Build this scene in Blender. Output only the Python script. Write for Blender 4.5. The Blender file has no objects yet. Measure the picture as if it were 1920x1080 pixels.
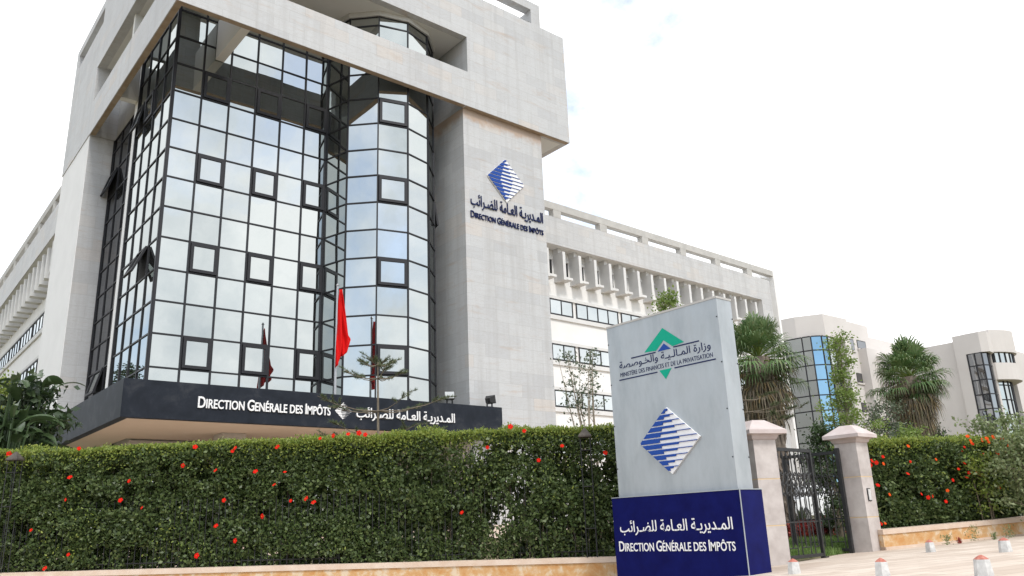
import bpy, math, random
import numpy as np
from mathutils import Vector

# ---------------------------------------------------------------- camera, sky, sun, exposure
SC = bpy.context.scene
COL = SC.collection
YAW, PITCH, ROLL, FPX = 0.70050907, 0.29044474, -0.04018836, 1499.69175


def cam_axes():
    cy, sy = math.cos(YAW), math.sin(YAW)
    cp, sp = math.cos(PITCH), math.sin(PITCH)
    cr, sr = math.cos(ROLL), math.sin(ROLL)
    f = np.array([sy * cp, cy * cp, sp])
    r = np.array([cy, -sy, 0.0])
    u = np.cross(r, f)
    return cr * r + sr * u, -sr * r + cr * u, f


AX, AU, AF = cam_axes()
cam = bpy.data.cameras.new("camera")
cam.sensor_width = 36.0
cam.lens = FPX / 1920.0 * 36.0
cam.clip_end = 6000.0
co = bpy.data.objects.new("camera", cam)
COL.objects.link(co)
from mathutils import Matrix
co.matrix_world = Matrix(((AX[0], AU[0], -AF[0], 0), (AX[1], AU[1], -AF[1], 0), (AX[2], AU[2], -AF[2], 0), (0, 0, 0, 1)))
SC.camera = co

SUN_DIR = np.array([-0.08, -0.72, 0.84])
SUN_DIR = SUN_DIR / np.linalg.norm(SUN_DIR)
SUN_EL = math.asin(SUN_DIR[2])
SUN_AZ = math.atan2(SUN_DIR[0], SUN_DIR[1])

world = bpy.data.worlds.new("World")
SC.world = world
world.use_nodes = True
wn, wl = world.node_tree.nodes, world.node_tree.links
wn.clear()
w_out = wn.new("ShaderNodeOutputWorld")
w_bg = wn.new("ShaderNodeBackground")
w_bg.inputs[1].default_value = 0.1
w_sky = wn.new("ShaderNodeTexSky")
w_sky.sky_type = 'NISHITA'
w_sky.sun_disc = False
w_sky.sun_elevation = SUN_EL
w_sky.sun_rotation = SUN_AZ
w_tc = wn.new("ShaderNodeTexCoord")
w_n1 = wn.new("ShaderNodeTexNoise")
w_n1.inputs["Scale"].default_value = 2.3
w_n1.inputs["Detail"].default_value = 9.0
w_n1.inputs["Roughness"].default_value = 0.6
w_n1.inputs["Distortion"].default_value = 0.5
wl.new(w_tc.outputs["Generated"], w_n1.inputs["Vector"])
# the cloud bank is thicker over the building side of the sky
w_dot = wn.new("ShaderNodeVectorMath")
w_dot.operation = 'DOT_PRODUCT'
wl.new(w_tc.outputs["Generated"], w_dot.inputs[0])
w_dot.inputs[1].default_value = (0.70, 0.62, 0.35)
w_mr = wn.new("ShaderNodeMapRange")
w_mr.inputs["From Min"].default_value = -0.2
w_mr.inputs["From Max"].default_value = 0.95
w_mr.inputs["To Min"].default_value = 0.02
w_mr.inputs["To Max"].default_value = 0.06
wl.new(w_dot.outputs["Value"], w_mr.inputs["Value"])
w_add = wn.new("ShaderNodeMath")
w_add.operation = 'ADD'
wl.new(w_n1.outputs["Fac"], w_add.inputs[0])
wl.new(w_mr.outputs["Result"], w_add.inputs[1])
w_ramp = wn.new("ShaderNodeValToRGB")
w_ramp.color_ramp.elements[0].position = 0.36
w_ramp.color_ramp.elements[1].position = 0.56
wl.new(w_add.outputs[0], w_ramp.inputs["Fac"])
w_n2 = wn.new("ShaderNodeTexNoise")
w_n2.inputs["Scale"].default_value = 4.5
w_n2.inputs["Detail"].default_value = 7.0
w_n2.inputs["Roughness"].default_value = 0.62
wl.new(w_tc.outputs["Generated"], w_n2.inputs["Vector"])
w_cl = wn.new("ShaderNodeValToRGB")
w_cl.color_ramp.elements[0].position = 0.36
w_cl.color_ramp.elements[0].color = (0.60, 0.65, 0.69, 1)
w_cl.color_ramp.elements[1].position = 0.62
w_cl.color_ramp.elements[1].color = (1.0, 1.0, 1.0, 1)
wl.new(w_n2.outputs["Fac"], w_cl.inputs["Fac"])
w_sc = wn.new("ShaderNodeVectorMath")
w_sc.operation = 'SCALE'
w_sc.inputs["Scale"].default_value = 12.3
# thin bright overcast on the building side, heavier broken cloud behind the viewer
w_fr = wn.new("ShaderNodeMapRange")
w_fr.inputs["From Min"].default_value = 0.25
w_fr.inputs["From Max"].default_value = 0.75
w_fr.inputs["To Min"].default_value = 0.0
w_fr.inputs["To Max"].default_value = 0.92
wl.new(w_dot.outputs["Value"], w_fr.inputs["Value"])
w_cm = wn.new("ShaderNodeMix")
w_cm.data_type = 'RGBA'
wl.new(w_fr.outputs["Result"], w_cm.inputs[0])
wl.new(w_cl.outputs["Color"], w_cm.inputs[6])
w_cm.inputs[7].default_value = (1, 1, 1, 1)
wl.new(w_cm.outputs[2], w_sc.inputs[0])
w_sk = wn.new("ShaderNodeVectorMath")
w_sk.operation = 'SCALE'
w_sk.inputs["Scale"].default_value = 1.9
wl.new(w_sky.outputs["Color"], w_sk.inputs[0])
w_mix = wn.new("ShaderNodeMix")
w_mix.data_type = 'RGBA'
wl.new(w_ramp.outputs["Color"], w_mix.inputs[0])
wl.new(w_sk.outputs["Vector"], w_mix.inputs[6])
wl.new(w_sc.outputs["Vector"], w_mix.inputs[7])
wl.new(w_mix.outputs[2], w_bg.inputs[0])
wl.new(w_bg.outputs[0], w_out.inputs[0])

sun = bpy.data.lights.new("sun", 'SUN')
sun.energy = 1.5
sun.angle = math.radians(12)
sun.color = (1.0, 0.96, 0.9)
so = bpy.data.objects.new("sun", sun)
COL.objects.link(so)
so.rotation_euler = Vector(-SUN_DIR).to_track_quat('-Z', 'Y').to_euler()
so.location = (0, -20, 60)

SC.view_settings.view_transform = 'Standard'
SC.view_settings.look = 'None'
SC.view_settings.exposure = 0.52
SC.view_settings.gamma = 1.0
SC.cycles.use_denoising = True
SC.cycles.max_bounces = 8

RND = random.Random(7)
NR = np.random.default_rng(11)


# ---------------------------------------------------------------- helpers
def ray(x, y):
    return AF + (x - 960.0) / FPX * AX - (y - 540.0) / FPX * AU


def at(x, y, depth):
    """a photo pixel at a given distance from the camera plane"""
    return ray(x, y) * depth


ORG = {}


class MB:
    def __init__(self):
        self.v, self.f, self.m = [], [], []
        self.T = None

    def _p(self, p):
        if self.T is None:
            return tuple(float(c) for c in p)
        o, u, v, w = self.T
        return tuple(o[i] + p[0] * u[i] + p[1] * v[i] + p[2] * w[i] for i in range(3))

    def frame(self, o, u, v, w=(0, 0, 1)):
        self.T = (o, u, v, w)
        return self

    def poly(self, pts, m=0):
        n = len(self.v)
        self.v += [self._p(p) for p in pts]
        self.f.append(list(range(n, n + len(pts))))
        self.m.append(m)

    def box(self, x0, x1, y0, y1, z0, z1, m=0):
        n = len(self.v)
        for z in (z0, z1):
            for p in ((x0, y0, z), (x1, y0, z), (x1, y1, z), (x0, y1, z)):
                self.v.append(self._p(p))
        for q in ((0, 3, 2, 1), (4, 5, 6, 7), (0, 1, 5, 4), (1, 2, 6, 5), (2, 3, 7, 6), (3, 0, 4, 7)):
            self.f.append([n + i for i in q])
            self.m.append(m)

    def prism(self, pts, z0, z1, m=0):
        """extrude a plan polygon between two heights"""
        n, k = len(self.v), len(pts)
        for z in (z0, z1):
            for p in pts:
                self.v.append(self._p((p[0], p[1], z)))
        self.f.append([n + i for i in range(k)][::-1]); self.m.append(m)
        self.f.append([n + k + i for i in range(k)]); self.m.append(m)
        for i in range(k):
            j = (i + 1) % k
            self.f.append([n + i, n + j, n + k + j, n + k + i]); self.m.append(m)

    def rings(self, rings, m=0, cap=True, closed=True):
        """skin a list of equal-length point rings"""
        n, k = len(self.v), len(rings[0])
        for r in rings:
            self.v += [self._p(p) for p in r]
        for a in range(len(rings) - 1):
            for i in range(k if closed else k - 1):
                j = (i + 1) % k
                self.f.append([n + a * k + i, n + a * k + j, n + (a + 1) * k + j, n + (a + 1) * k + i]); self.m.append(m)
        if cap:
            self.f.append([n + i for i in range(k)][::-1]); self.m.append(m)
            b = n + (len(rings) - 1) * k
            self.f.append([b + i for i in range(k)]); self.m.append(m)

    def tube(self, pts, rad, sides=6, m=0, cap=True):
        pts = [np.array(p, float) for p in pts]
        if not hasattr(rad, '__len__'):
            rad = [rad] * len(pts)
        rs = []
        prev = None
        for i, p in enumerate(pts):
            d = pts[min(i + 1, len(pts) - 1)] - pts[max(i - 1, 0)]
            d = d / (np.linalg.norm(d) + 1e-9)
            if prev is None:
                a = np.array([1.0, 0, 0]) if abs(d[0]) < 0.8 else np.array([0, 1.0, 0])
            else:
                a = prev
            a = a - d * (a @ d)
            a = a / (np.linalg.norm(a) + 1e-9)
            prev = a
            b = np.cross(d, a)
            rs.append([p + rad[i] * (math.cos(2 * math.pi * k / sides) * a + math.sin(2 * math.pi * k / sides) * b) for k in range(sides)])
        self.rings(rs, m, cap)

    def bar(self, a, b, r, m=0):
        self.tube([a, b], r, 4, m)

    def build(self, name, mats, parent=None, smooth=False, origin=None):
        me = bpy.data.meshes.new(name)
        if not isinstance(mats, (list, tuple)):
            mats = [mats]
        if origin is None:
            if parent is not None:
                origin = ORG[parent.name]
            else:
                a = np.array(self.v)
                mn, mx = a.min(0), a.max(0)
                origin = ((mn[0] + mx[0]) / 2, (mn[1] + mx[1]) / 2, mn[2])
        vs = [(p[0] - origin[0], p[1] - origin[1], p[2] - origin[2]) for p in self.v]
        me.from_pydata(vs, [], self.f)
        for mt in mats:
            me.materials.append(mt)
        if len(mats) > 1:
            me.polygons.foreach_set("material_index", self.m)
        if smooth:
            me.polygons.foreach_set("use_smooth", [True] * len(self.f))
        me.update()
        return link(name, me, parent, origin)


def link(name, me, parent, origin):
    o = bpy.data.objects.new(name, me)
    COL.objects.link(o)
    if parent is not None:
        o.parent = parent
    else:
        o.location = origin
    ORG[o.name] = tuple(origin)
    return o


def empty(name, loc):
    o = bpy.data.objects.new(name, None)
    COL.objects.link(o)
    o.location = tuple(float(c) for c in loc)
    o.empty_display_size = 0.3
    ORG[o.name] = tuple(float(c) for c in loc)
    return o


def tag(o, label=None, cat=None, group=None, kind=None):
    if label: o['label'] = label
    if cat: o['category'] = cat
    if group: o['group'] = group
    if kind: o['kind'] = kind
    return o


def copy_tree(o, loc, parent=None):
    """a thing with its parts and sub-parts, no operators"""
    c = o.copy()
    COL.objects.link(c)
    if parent is not None:
        c.parent = parent
    else:
        c.location = loc
    for ch in o.children:
        copy_tree(ch, None, c)
    return c


def numpy_mesh(name, V, F, mat, parent=None, origin=None):
    """V (n,3), F (m,4) quads"""
    me = bpy.data.meshes.new(name)
    if origin is None:
        origin = ORG[parent.name] if parent is not None else (float(V[:, 0].mean()), float(V[:, 1].mean()), float(V[:, 2].min()))
    V = V - np.array(origin)
    n, m, k = len(V), len(F), F.shape[1]
    me.vertices.add(n)
    me.vertices.foreach_set("co", V.astype(np.float32).ravel())
    me.loops.add(m * k)
    me.loops.foreach_set("vertex_index", F.astype(np.int32).ravel())
    me.polygons.add(m)
    me.polygons.foreach_set("loop_start", np.arange(0, m * k, k, dtype=np.int32))
    me.polygons.foreach_set("loop_total", np.full(m, k, dtype=np.int32))
    me.materials.append(mat)
    me.update(calc_edges=True)
    me.validate()
    return link(name, me, parent, origin)


def unit(a):
    return a / (np.linalg.norm(a, axis=-1, keepdims=True) + 1e-9)


def leaf_arrays(P, S, bias=None, amount=0.0, asp=0.55):
    n = len(P)
    d = NR.normal(size=(n, 3))
    if bias is not None:
        d = d + np.asarray(bias) * amount
    d = unit(d)
    s = unit(np.cross(d, NR.normal(size=(n, 3))))
    nn = np.cross(d, s)
    S = np.asarray(S).reshape(-1, 1) * np.ones((n, 1))
    V = np.stack([P, P + d * S * .45 + s * S * asp * .5 + nn * S * .1, P + d * S, P + d * S * .45 - s * S * asp * .5 + nn * S * .1], 1).reshape(-1, 3)
    F = np.arange(4 * n).reshape(n, 4)
    return V, F


def leaves(name, P, S, mat, parent, bias=None, amount=0.0, asp=0.55, origin=None):
    V, F = leaf_arrays(P, S, bias, amount, asp)
    return numpy_mesh(name, V, F, mat, parent, origin)


def vnoise(p, seed=0, freq=1.0, octaves=3):
    """cheap smooth noise in about -1..1 for arrays of points"""
    r = np.random.default_rng(seed)
    out = np.zeros(len(p))
    amp, tot = 1.0, 0.0
    for o in range(octaves):
        for k in range(4):
            w = unit(r.normal(size=3)) * freq * (2 ** o) * r.uniform(.7, 1.4)
            out += amp * np.sin(p @ w + r.uniform(0, 6.28)) / 2.2
        tot += amp
        amp *= .55
    return out / tot


# ---------------------------------------------------------------- materials
def mat(name, base=(.5, .5, .5), rough=.7, metal=0.0, spec=.5):
    m = bpy.data.materials.new(name)
    m.use_nodes = True
    b = m.node_tree.nodes["Principled BSDF"]
    b.inputs["Base Color"].default_value = (*base, 1)
    b.inputs["Roughness"].default_value = rough
    b.inputs["Metallic"].default_value = metal
    b.inputs["Specular IOR Level"].default_value = spec
    return m


def nodes(m):
    return m.node_tree.nodes, m.node_tree.links, m.node_tree.nodes["Principled BSDF"]


def add_ramp(n, fac, l, stops):
    r = n.new("ShaderNodeValToRGB")
    cr = r.color_ramp
    while len(cr.elements) > 1:
        cr.elements.remove(cr.elements[-1])
    cr.elements[0].position = stops[0][0]
    cr.elements[0].color = (*stops[0][1], 1)
    for p, c in stops[1:]:
        e = cr.elements.new(p)
        e.color = (*c, 1)
    l.new(fac, r.inputs["Fac"])
    return r.outputs["Color"]


def noise(n, l, vec, scale, detail=5, rough=.55, dist=0.0):
    t = n.new("ShaderNodeTexNoise")
    t.inputs["Scale"].default_value = scale
    t.inputs["Detail"].default_value = detail
    t.inputs["Roughness"].default_value = rough
    t.inputs["Distortion"].default_value = dist
    if vec is not None:
        l.new(vec, t.inputs["Vector"])
    return t.outputs["Fac"]


def mixc(n, l, fac, a, b, mode='MIX'):
    x = n.new("ShaderNodeMix")
    x.data_type = 'RGBA'
    x.blend_type = mode
    for inp, val in ((x.inputs[0], fac), (x.inputs[6], a), (x.inputs[7], b)):
        if isinstance(val, (int, float)):
            inp.default_value = val
        elif isinstance(val, tuple):
            inp.default_value = (*val, 1)
        else:
            l.new(val, inp)
    return x.outputs[2]


def bump(n, l, b, h, strength=.2, dist=.02):
    t = n.new("ShaderNodeBump")
    t.inputs["Strength"].default_value = strength
    t.inputs["Distance"].default_value = dist
    l.new(h, t.inputs["Height"])
    l.new(t.outputs[0], b.inputs["Normal"])


def wallcoord(n, l):
    """(x+y, z) of the world position: runs along any axis-aligned wall"""
    g = n.new("ShaderNodeNewGeometry")
    s = n.new("ShaderNodeSeparateXYZ")
    l.new(g.outputs["Position"], s.inputs[0])
    a = n.new("ShaderNodeMath")
    l.new(s.outputs[0], a.inputs[0])
    l.new(s.outputs[1], a.inputs[1])
    c = n.new("ShaderNodeCombineXYZ")
    l.new(a.outputs[0], c.inputs[0])
    l.new(s.outputs[2], c.inputs[1])
    return c.outputs[0], g.outputs["Position"]


def mottled(name, c0, c1, scale=3.0, rough=.8, bmp=.15, spec=.4, detail=6):
    m = mat(name, c0, rough, spec=spec)
    n, l, b = nodes(m)
    g = n.new("ShaderNodeNewGeometry")
    f = noise(n, l, g.outputs["Position"], scale, detail, .6)
    l.new(add_ramp(n, f, l, [(.3, c0), (.7, c1)]), b.inputs["Base Color"])
    if bmp:
        f2 = noise(n, l, g.outputs["Position"], scale * 9, 4)
        bump(n, l, b, f2, bmp, .01)
    return m


def cladding(name, base, warm, grey, tw=1.35, th=.62, stain=.35, top_stain=False):
    """marble slabs in running bond with warm and grey slabs, veins and rust stains"""
    m = mat(name, base, .55, spec=.4)
    n, l, b = nodes(m)
    uv, pos = wallcoord(n, l)
    br = n.new("ShaderNodeTexBrick")
    br.offset = .5
    br.inputs["Color1"].default_value = (0, 0, 0, 1)
    br.inputs["Color2"].default_value = (1, 1, 1, 1)
    br.inputs["Mortar"].default_value = (.5, .5, .5, 1)
    br.inputs["Scale"].default_value = 1.0
    br.inputs["Mortar Size"].default_value = .007
    br.inputs["Mortar Smooth"].default_value = .3
    br.inputs["Brick Width"].default_value = tw
    br.inputs["Row Height"].default_value = th
    l.new(uv, br.inputs["Vector"])
    tone = add_ramp(n, br.outputs["Color"], l, [(0.0, grey), (.45, base), (.8, base), (1.0, warm)])
    big = noise(n, l, pos, .35, 5, .6)
    c = mixc(n, l, add_ramp(n, big, l, [(.35, (0, 0, 0)), (.7, (.55, .55, .55))]), tone, grey)
    # rust coloured veins stretched along the slabs
    mp = n.new("ShaderNodeMapping")
    mp.inputs["Scale"].default_value = (.35, .35, 2.2)
    l.new(pos, mp.inputs["Vector"])
    vein = noise(n, l, mp.outputs[0], 1.1, 9, .7, .6)
    vf = add_ramp(n, vein, l, [(.57, (0, 0, 0)), (.72, (stain, stain, stain))])
    c = mixc(n, l, vf, c, (.42, .28, .18))
    fine = noise(n, l, mp.outputs[0], 3.0, 10, .75, 1.2)
    ff = add_ramp(n, fine, l, [(.485, (0, 0, 0)), (.5, (.48, .48, .48)), (.515, (0, 0, 0))])
    c = mixc(n, l, ff, c, (.3, .25, .21))
    c = mixc(n, l, br.outputs["Fac"], c, (.37, .365, .36))
    mp2 = n.new("ShaderNodeMapping")
    mp2.inputs["Scale"].default_value = (2.6, 2.6, .12)
    l.new(pos, mp2.inputs["Vector"])
    drip = noise(n, l, mp2.outputs[0], 1.0, 7, .65)
    c = mixc(n, l, add_ramp(n, drip, l, [(.48, (0, 0, 0)), (.72, (.5, .5, .5))]), c, (.37, .36, .35))
    if top_stain:
        sp_ = n.new("ShaderNodeSeparateXYZ")
        l.new(pos, sp_.inputs[0])
        mr = n.new("ShaderNodeMapRange")
        mr.inputs["From Min"].default_value = 20.35
        mr.inputs["From Max"].default_value = 21.3
        l.new(sp_.outputs[2], mr.inputs["Value"])
        st = noise(n, l, pos, 1.7, 6, .6)
        mu = n.new("ShaderNodeMath"); mu.operation = 'MULTIPLY_ADD'
        l.new(mr.outputs[0], mu.inputs[0]); mu.inputs[1].default_value = .75
        l.new(st, mu.inputs[2])
        c = mixc(n, l, add_ramp(n, mu.outputs[0], l, [(.72, (0, 0, 0)), (1.1, (.75, .75, .75))]), c, (.40, .27, .18))
    l.new(c, b.inputs["Base Color"])
    bump(n, l, b, br.outputs["Fac"], -.25, .01)
    return m


M = {}
M['stone'] = cladding("marble_cladding", (.525, .53, .535), (.56, .52, .485), (.455, .46, .47), 1.5, .62, .48)
M['stone_pylon'] = cladding("marble_pylon", (.525, .53, .535), (.56, .52, .485), (.455, .46, .47), 1.5, .62, .48, True)
M['stone_fine'] = cladding("marble_band", (.545, .545, .545), (.56, .53, .50), (.48, .482, .487), 1.1, .5, .3)
M['plaster'] = mottled("white_plaster", (.74, .73, .71), (.80, .79, .78), .8, .85, .05)
M['pillar'] = mottled("pale_concrete", (.74, .735, .73), (.80, .795, .79), .6, .8, .05)
M['soffit'] = mottled("white_soffit", (.66, .655, .63), (.70, .69, .67), .5, .85, .03)
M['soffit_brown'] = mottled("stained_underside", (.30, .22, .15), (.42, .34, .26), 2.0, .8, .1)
M['concrete'] = mottled("grey_concrete", (.42, .41, .39), (.52, .505, .48), 1.6, .85, .12)
M['fin'] = mottled("fin_concrete", (.60, .595, .585), (.69, .685, .675), 1.3, .8, .1)
M['beige'] = mottled("beige_ceiling", (.62, .52, .42), (.66, .56, .46), .5, .8, .03)
M['cream'] = mottled("cream_render", (.58, .545, .52), (.63, .595, .57), .35, .85, .05)
M['black_frame'] = mat("dark_mullion", (.022, .022, .026), .5, 0, .3)
M['white_text'] = mat("white_letter", (.82, .82, .82), .4)
M['blue_text'] = mat("navy_letter", (.012, .02, .08), .5, 0, .2)
M['blue'] = mat("emblem_blue", (.012, .060, .30), .5, 0, .2)
M['green'] = mat("emblem_green", (.0, .34, .22), .5, 0, .2)
M['iron'] = mottled("black_iron", (.012, .013, .014), (.03, .03, .032), 8, .5, .2)
M['cap_iron'] = mottled("brown_cap_iron", (.05, .042, .036), (.10, .085, .07), 8, .7, .2)
M['rail'] = mat("grey_metal", (.35, .35, .36), .35, .8)
M['red'] = mat("red_cloth", (.60, .010, .010), .85, 0, .1)
M['flower'] = mat("red_petal", (.58, .010, .006), .8, 0, .1)
M['flower_o'] = mat("orange_petal", (.66, .07, .01), .8, 0, .1)
M['pollen'] = mat("yellow_pollen", (.7, .45, .05), .7)
M['tyre_and_shade'] = mat("rubber_and_window_shade", (.02, .02, .02), .8)
M['carwhite'] = mat("white_car_paint", (.75, .76, .77), .22)
M['cargrey'] = mat("silver_car_paint", (.42, .43, .44), .25, .4)
M['lampglass'] = mat("lamp_glass", (.45, .47, .48), .12, 0, .8)
M['yellow'] = mat("yellow_plastic", (.65, .5, .08), .5)
M['terracotta'] = mottled("pale_pot", (.55, .52, .48), (.66, .63, .58), 5, .8, .1)

# dark granite of the canopy
M['granite'] = mat("black_granite", (.03, .032, .04), .55, 0, .16)
n, l, b = nodes(M['granite'])
g = n.new("ShaderNodeNewGeometry")
f = noise(n, l, g.outputs["Position"], 1.3, 8, .65, .4)
l.new(add_ramp(n, f, l, [(.3, (.010, .013, .019)), (.52, (.017, .021, .030)), (.74, (.045, .048, .055))]), b.inputs["Base Color"])

# mirror glass
def glass(name, tint, dark, rough=.008):
    m = bpy.data.materials.new(name)
    m.use_nodes = True
    n, l = m.node_tree.nodes, m.node_tree.links
    n.clear()
    out = n.new("ShaderNodeOutputMaterial")
    gl = n.new("ShaderNodeBsdfGlossy")
    gl.inputs["Roughness"].default_value = rough
    df = n.new("ShaderNodeBsdfDiffuse")
    df.inputs["Color"].default_value = (*dark, 1)
    geo = n.new("ShaderNodeNewGeometry")
    r = add_ramp(n, geo.outputs["Random Per Island"], l, [(0, tuple(c * .90 for c in tint)), (1, tint)])
    l.new(r, gl.inputs["Color"])
    fx = noise(n, l, geo.outputs["Position"], .8, 2, .4)
    bp = n.new("ShaderNodeBump")
    bp.inputs["Strength"].default_value = .10
    bp.inputs["Distance"].default_value = .03
    l.new(fx, bp.inputs["Height"])
    l.new(bp.outputs[0], gl.inputs["Normal"])
    mx = n.new("ShaderNodeMixShader")
    mx.inputs[0].default_value = .9
    l.new(df.outputs[0], mx.inputs[1])
    l.new(gl.outputs[0], mx.inputs[2])
    l.new(mx.outputs[0], out.inputs[0])
    return m


M['glass'] = glass("mirror_glass", (.545, .575, .57), (.10, .10, .10))
M['glass_blue'] = glass("blue_mirror_glass", (.25, .42, .57), (.02, .04, .07))
M['glass_shaded'] = glass("shaded_grey_glass", (.13, .135, .145), (.015, .015, .015))  # dark reflections of soffit and fins put into the tint
M['glass_wing'] = glass("bright_sky_mirror_glass", (.66, .69, .69), (.04, .04, .04))  # brighter horizon sky reflected in the wing windows, put into the tint
M['glass_dark'] = glass("grey_mirror_glass", (.34, .345, .36), (.08, .08, .08))

# street materials
M['orange'] = mat("orange_sandstone", (.6, .33, .16), .8)
n, l, b = nodes(M['orange'])
g = n.new("ShaderNodeNewGeometry")
f = noise(n, l, g.outputs["Position"], 4.0, 6, .65, .3)
c = add_ramp(n, f, l, [(.36, (.50, .25, .085)), (.5, (.55, .34, .16)), (.62, (.62, .50, .36))])
l.new(c, b.inputs["Base Color"])
bump(n, l, b, noise(n, l, g.outputs["Position"], 30, 5), .25, .01)
M['coping'] = mottled("coping_stone", (.56, .42, .32), (.66, .55, .46), 3, .8, .2)
M['pier'] = mottled("pink_marble", (.39, .345, .325), (.58, .535, .51), 2.6, .6, .1)
M['pier_cap'] = mottled("pink_cap_stone", (.48, .40, .38), (.57, .505, .485), 3.5, .7, .2)
M['joint'] = mat("yellow_joint", (.66, .50, .30), .8)
M['metal_sign'] = mat("brushed_metal", (.43, .48, .52), .42, .35)
n, l, b = nodes(M['metal_sign'])
g = n.new("ShaderNodeNewGeometry")
mp = n.new("ShaderNodeMapping")
mp.inputs["Scale"].default_value = (1, 1, .35)
l.new(g.outputs["Position"], mp.inputs["Vector"])
f = noise(n, l, mp.outputs[0], 2.0, 8, .68)
l.new(add_ramp(n, f, l, [(.28, (.31, .34, .36)), (.5, (.385, .415, .435)), (.72, (.43, .465, .49))]), b.inputs["Base Color"])
f = noise(n, l, mp.outputs[0], 6, 4)
l.new(add_ramp(n, f, l, [(.3, (.36, .36, .36)), (.7, (.5, .5, .5))]), b.inputs["Roughness"])
M['navy'] = mat("navy_enamel", (.010, .012, .13), .45, 0, .08)
n, l, b = nodes(M['navy'])
g = n.new("ShaderNodeNewGeometry")
f = noise(n, l, g.outputs["Position"], 3, 6, .65)
l.new(add_ramp(n, f, l, [(.3, (.002, .003, .062)), (.7, (.004, .007, .095))]), b.inputs["Base Color"])
M['bollard'] = mottled("worn_white_paint", (.42, .42, .41), (.66, .66, .65), 11, .8, .2)
M['bollard_red'] = mottled("worn_red_paint", (.36, .09, .06), (.50, .22, .17), 22, .8, .2)

M['pave'] = mat("pink_paving", (.5, .4, .3), .85)
n, l, b = nodes(M['pave'])
g = n.new("ShaderNodeNewGeometry")
mp = n.new("ShaderNodeMapping")
mp.inputs["Rotation"].default_value = (0, 0, math.radians(20))
l.new(g.outputs["Position"], mp.inputs["Vector"])
br = n.new("ShaderNodeTexBrick")
br.offset = .5
br.inputs["Color1"].default_value = (.50, .405, .33, 1)
br.inputs["Color2"].default_value = (.66, .57, .485, 1)
br.inputs["Mortar"].default_value = (.36, .28, .22, 1)
br.inputs["Scale"].default_value = 1.0
br.inputs["Mortar Size"].default_value = .014
br.inputs["Brick Width"].default_value = .9
br.inputs["Row Height"].default_value = .45
l.new(mp.outputs[0], br.inputs["Vector"])
f = noise(n, l, g.outputs["Position"], 1.6, 7, .65)
c = mixc(n, l, add_ramp(n, f, l, [(.4, (0, 0, 0)), (.72, (.6, .6, .6))]), br.outputs["Color"], (.42, .33, .26))
l.new(c, b.inputs["Base Color"])
bump(n, l, b, br.outputs["Fac"], -.2, .01)
M['asphalt'] = mottled("asphalt", (.045, .045, .046), (.07, .068, .066), 6, .9, .3)
M['kerb'] = mottled("kerb_stone", (.38, .36, .33), (.48, .46, .43), 4, .85, .2)
M['soil'] = mottled("garden_soil", (.11, .10, .05), (.2, .17, .09), 1.2, .95, .3)
M['grass'] = mat("grass_blade", (.06, .16, .02), .8)


def leafmat(name, cols, trans=.25, rough=.45, spec=.5):
    m = bpy.data.materials.new(name)
    m.use_nodes = True
    n, l = m.node_tree.nodes, m.node_tree.links
    b = n["Principled BSDF"]
    b.inputs["Roughness"].default_value = rough
    b.inputs["Specular IOR Level"].default_value = spec
    g = n.new("ShaderNodeNewGeometry")
    k = len(cols) - 1
    c = add_ramp(n, g.outputs["Random Per Island"], l, [(i / k, col) for i, col in enumerate(cols)])
    l.new(c, b.inputs["Base Color"])
    t = n.new("ShaderNodeBsdfTranslucent")
    l.new(c, t.inputs["Color"])
    mx = n.new("ShaderNodeMixShader")
    mx.inputs[0].default_value = trans
    l.new(b.outputs[0], mx.inputs[1])
    l.new(t.outputs[0], mx.inputs[2])
    l.new(mx.outputs[0], n["Material Output"].inputs[0])
    return m


M['hedge'] = leafmat("hedge_leaf", [(.042, .066, .022), (.064, .098, .031), (.095, .14, .044), (.17, .22, .078), (.072, .112, .034), (.05, .078, .027)])
M['hedge_top'] = leafmat("young_hedge_leaf", [(.14, .21, .035), (.22, .29, .05), (.32, .36, .07), (.17, .24, .04)], .35)
M['tree'] = leafmat("tree_leaf", [(.12, .20, .035), (.18, .26, .055), (.25, .32, .085), (.15, .23, .05)], .4)
M['tree_dark'] = leafmat("dark_leaf", [(.025, .05, .015), (.04, .075, .02), (.055, .095, .03)], .2)
M['tree_grey'] = leafmat("grey_green_leaf", [(.07, .10, .06), (.11, .14, .085), (.15, .18, .11)], .25)
M['tree_pale'] = leafmat("pale_olive_leaf", [(.14, .19, .07), (.20, .25, .11), (.27, .31, .16)], .3)
M['tree_lime'] = leafmat("lime_leaf", [(.13, .20, .03), (.20, .27, .05), (.26, .30, .06)], .35)
M['red_leaf'] = leafmat("red_bedding", [(.25, .02, .02), (.35, .03, .03), (.2, .06, .03), (.45, .05, .05)], .25)
M['banana'] = leafmat("paddle_leaf", [(.022, .042, .020), (.035, .060, .027), (.065, .105, .04), (.03, .048, .024)], .2, .35)
M['palm'] = leafmat("palm_frond", [(.06, .12, .035), (.09, .165, .05), (.15, .22, .085), (.11, .17, .065), (.17, .20, .075)], .2, .5)
M['palm_dead'] = leafmat("dead_frond", [(.13, .105, .075), (.18, .145, .10), (.25, .18, .08), (.11, .09, .07), (.12, .12, .06), (.21, .17, .12)], .15, .8)
M['needle'] = leafmat("pine_needle", [(.05, .08, .03), (.085, .115, .045), (.12, .14, .05)], .15, .6)
M['bark'] = mottled("grey_bark", (.14, .11, .08), (.24, .20, .15), 7, .9, .4)
M['bark_pale'] = mottled("pale_bark", (.26, .22, .17), (.36, .31, .25), 7, .9, .3)
M['palm_trunk'] = mottled("palm_bark", (.15, .12, .095), (.27, .22, .18), 6, .95, .6)

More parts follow.
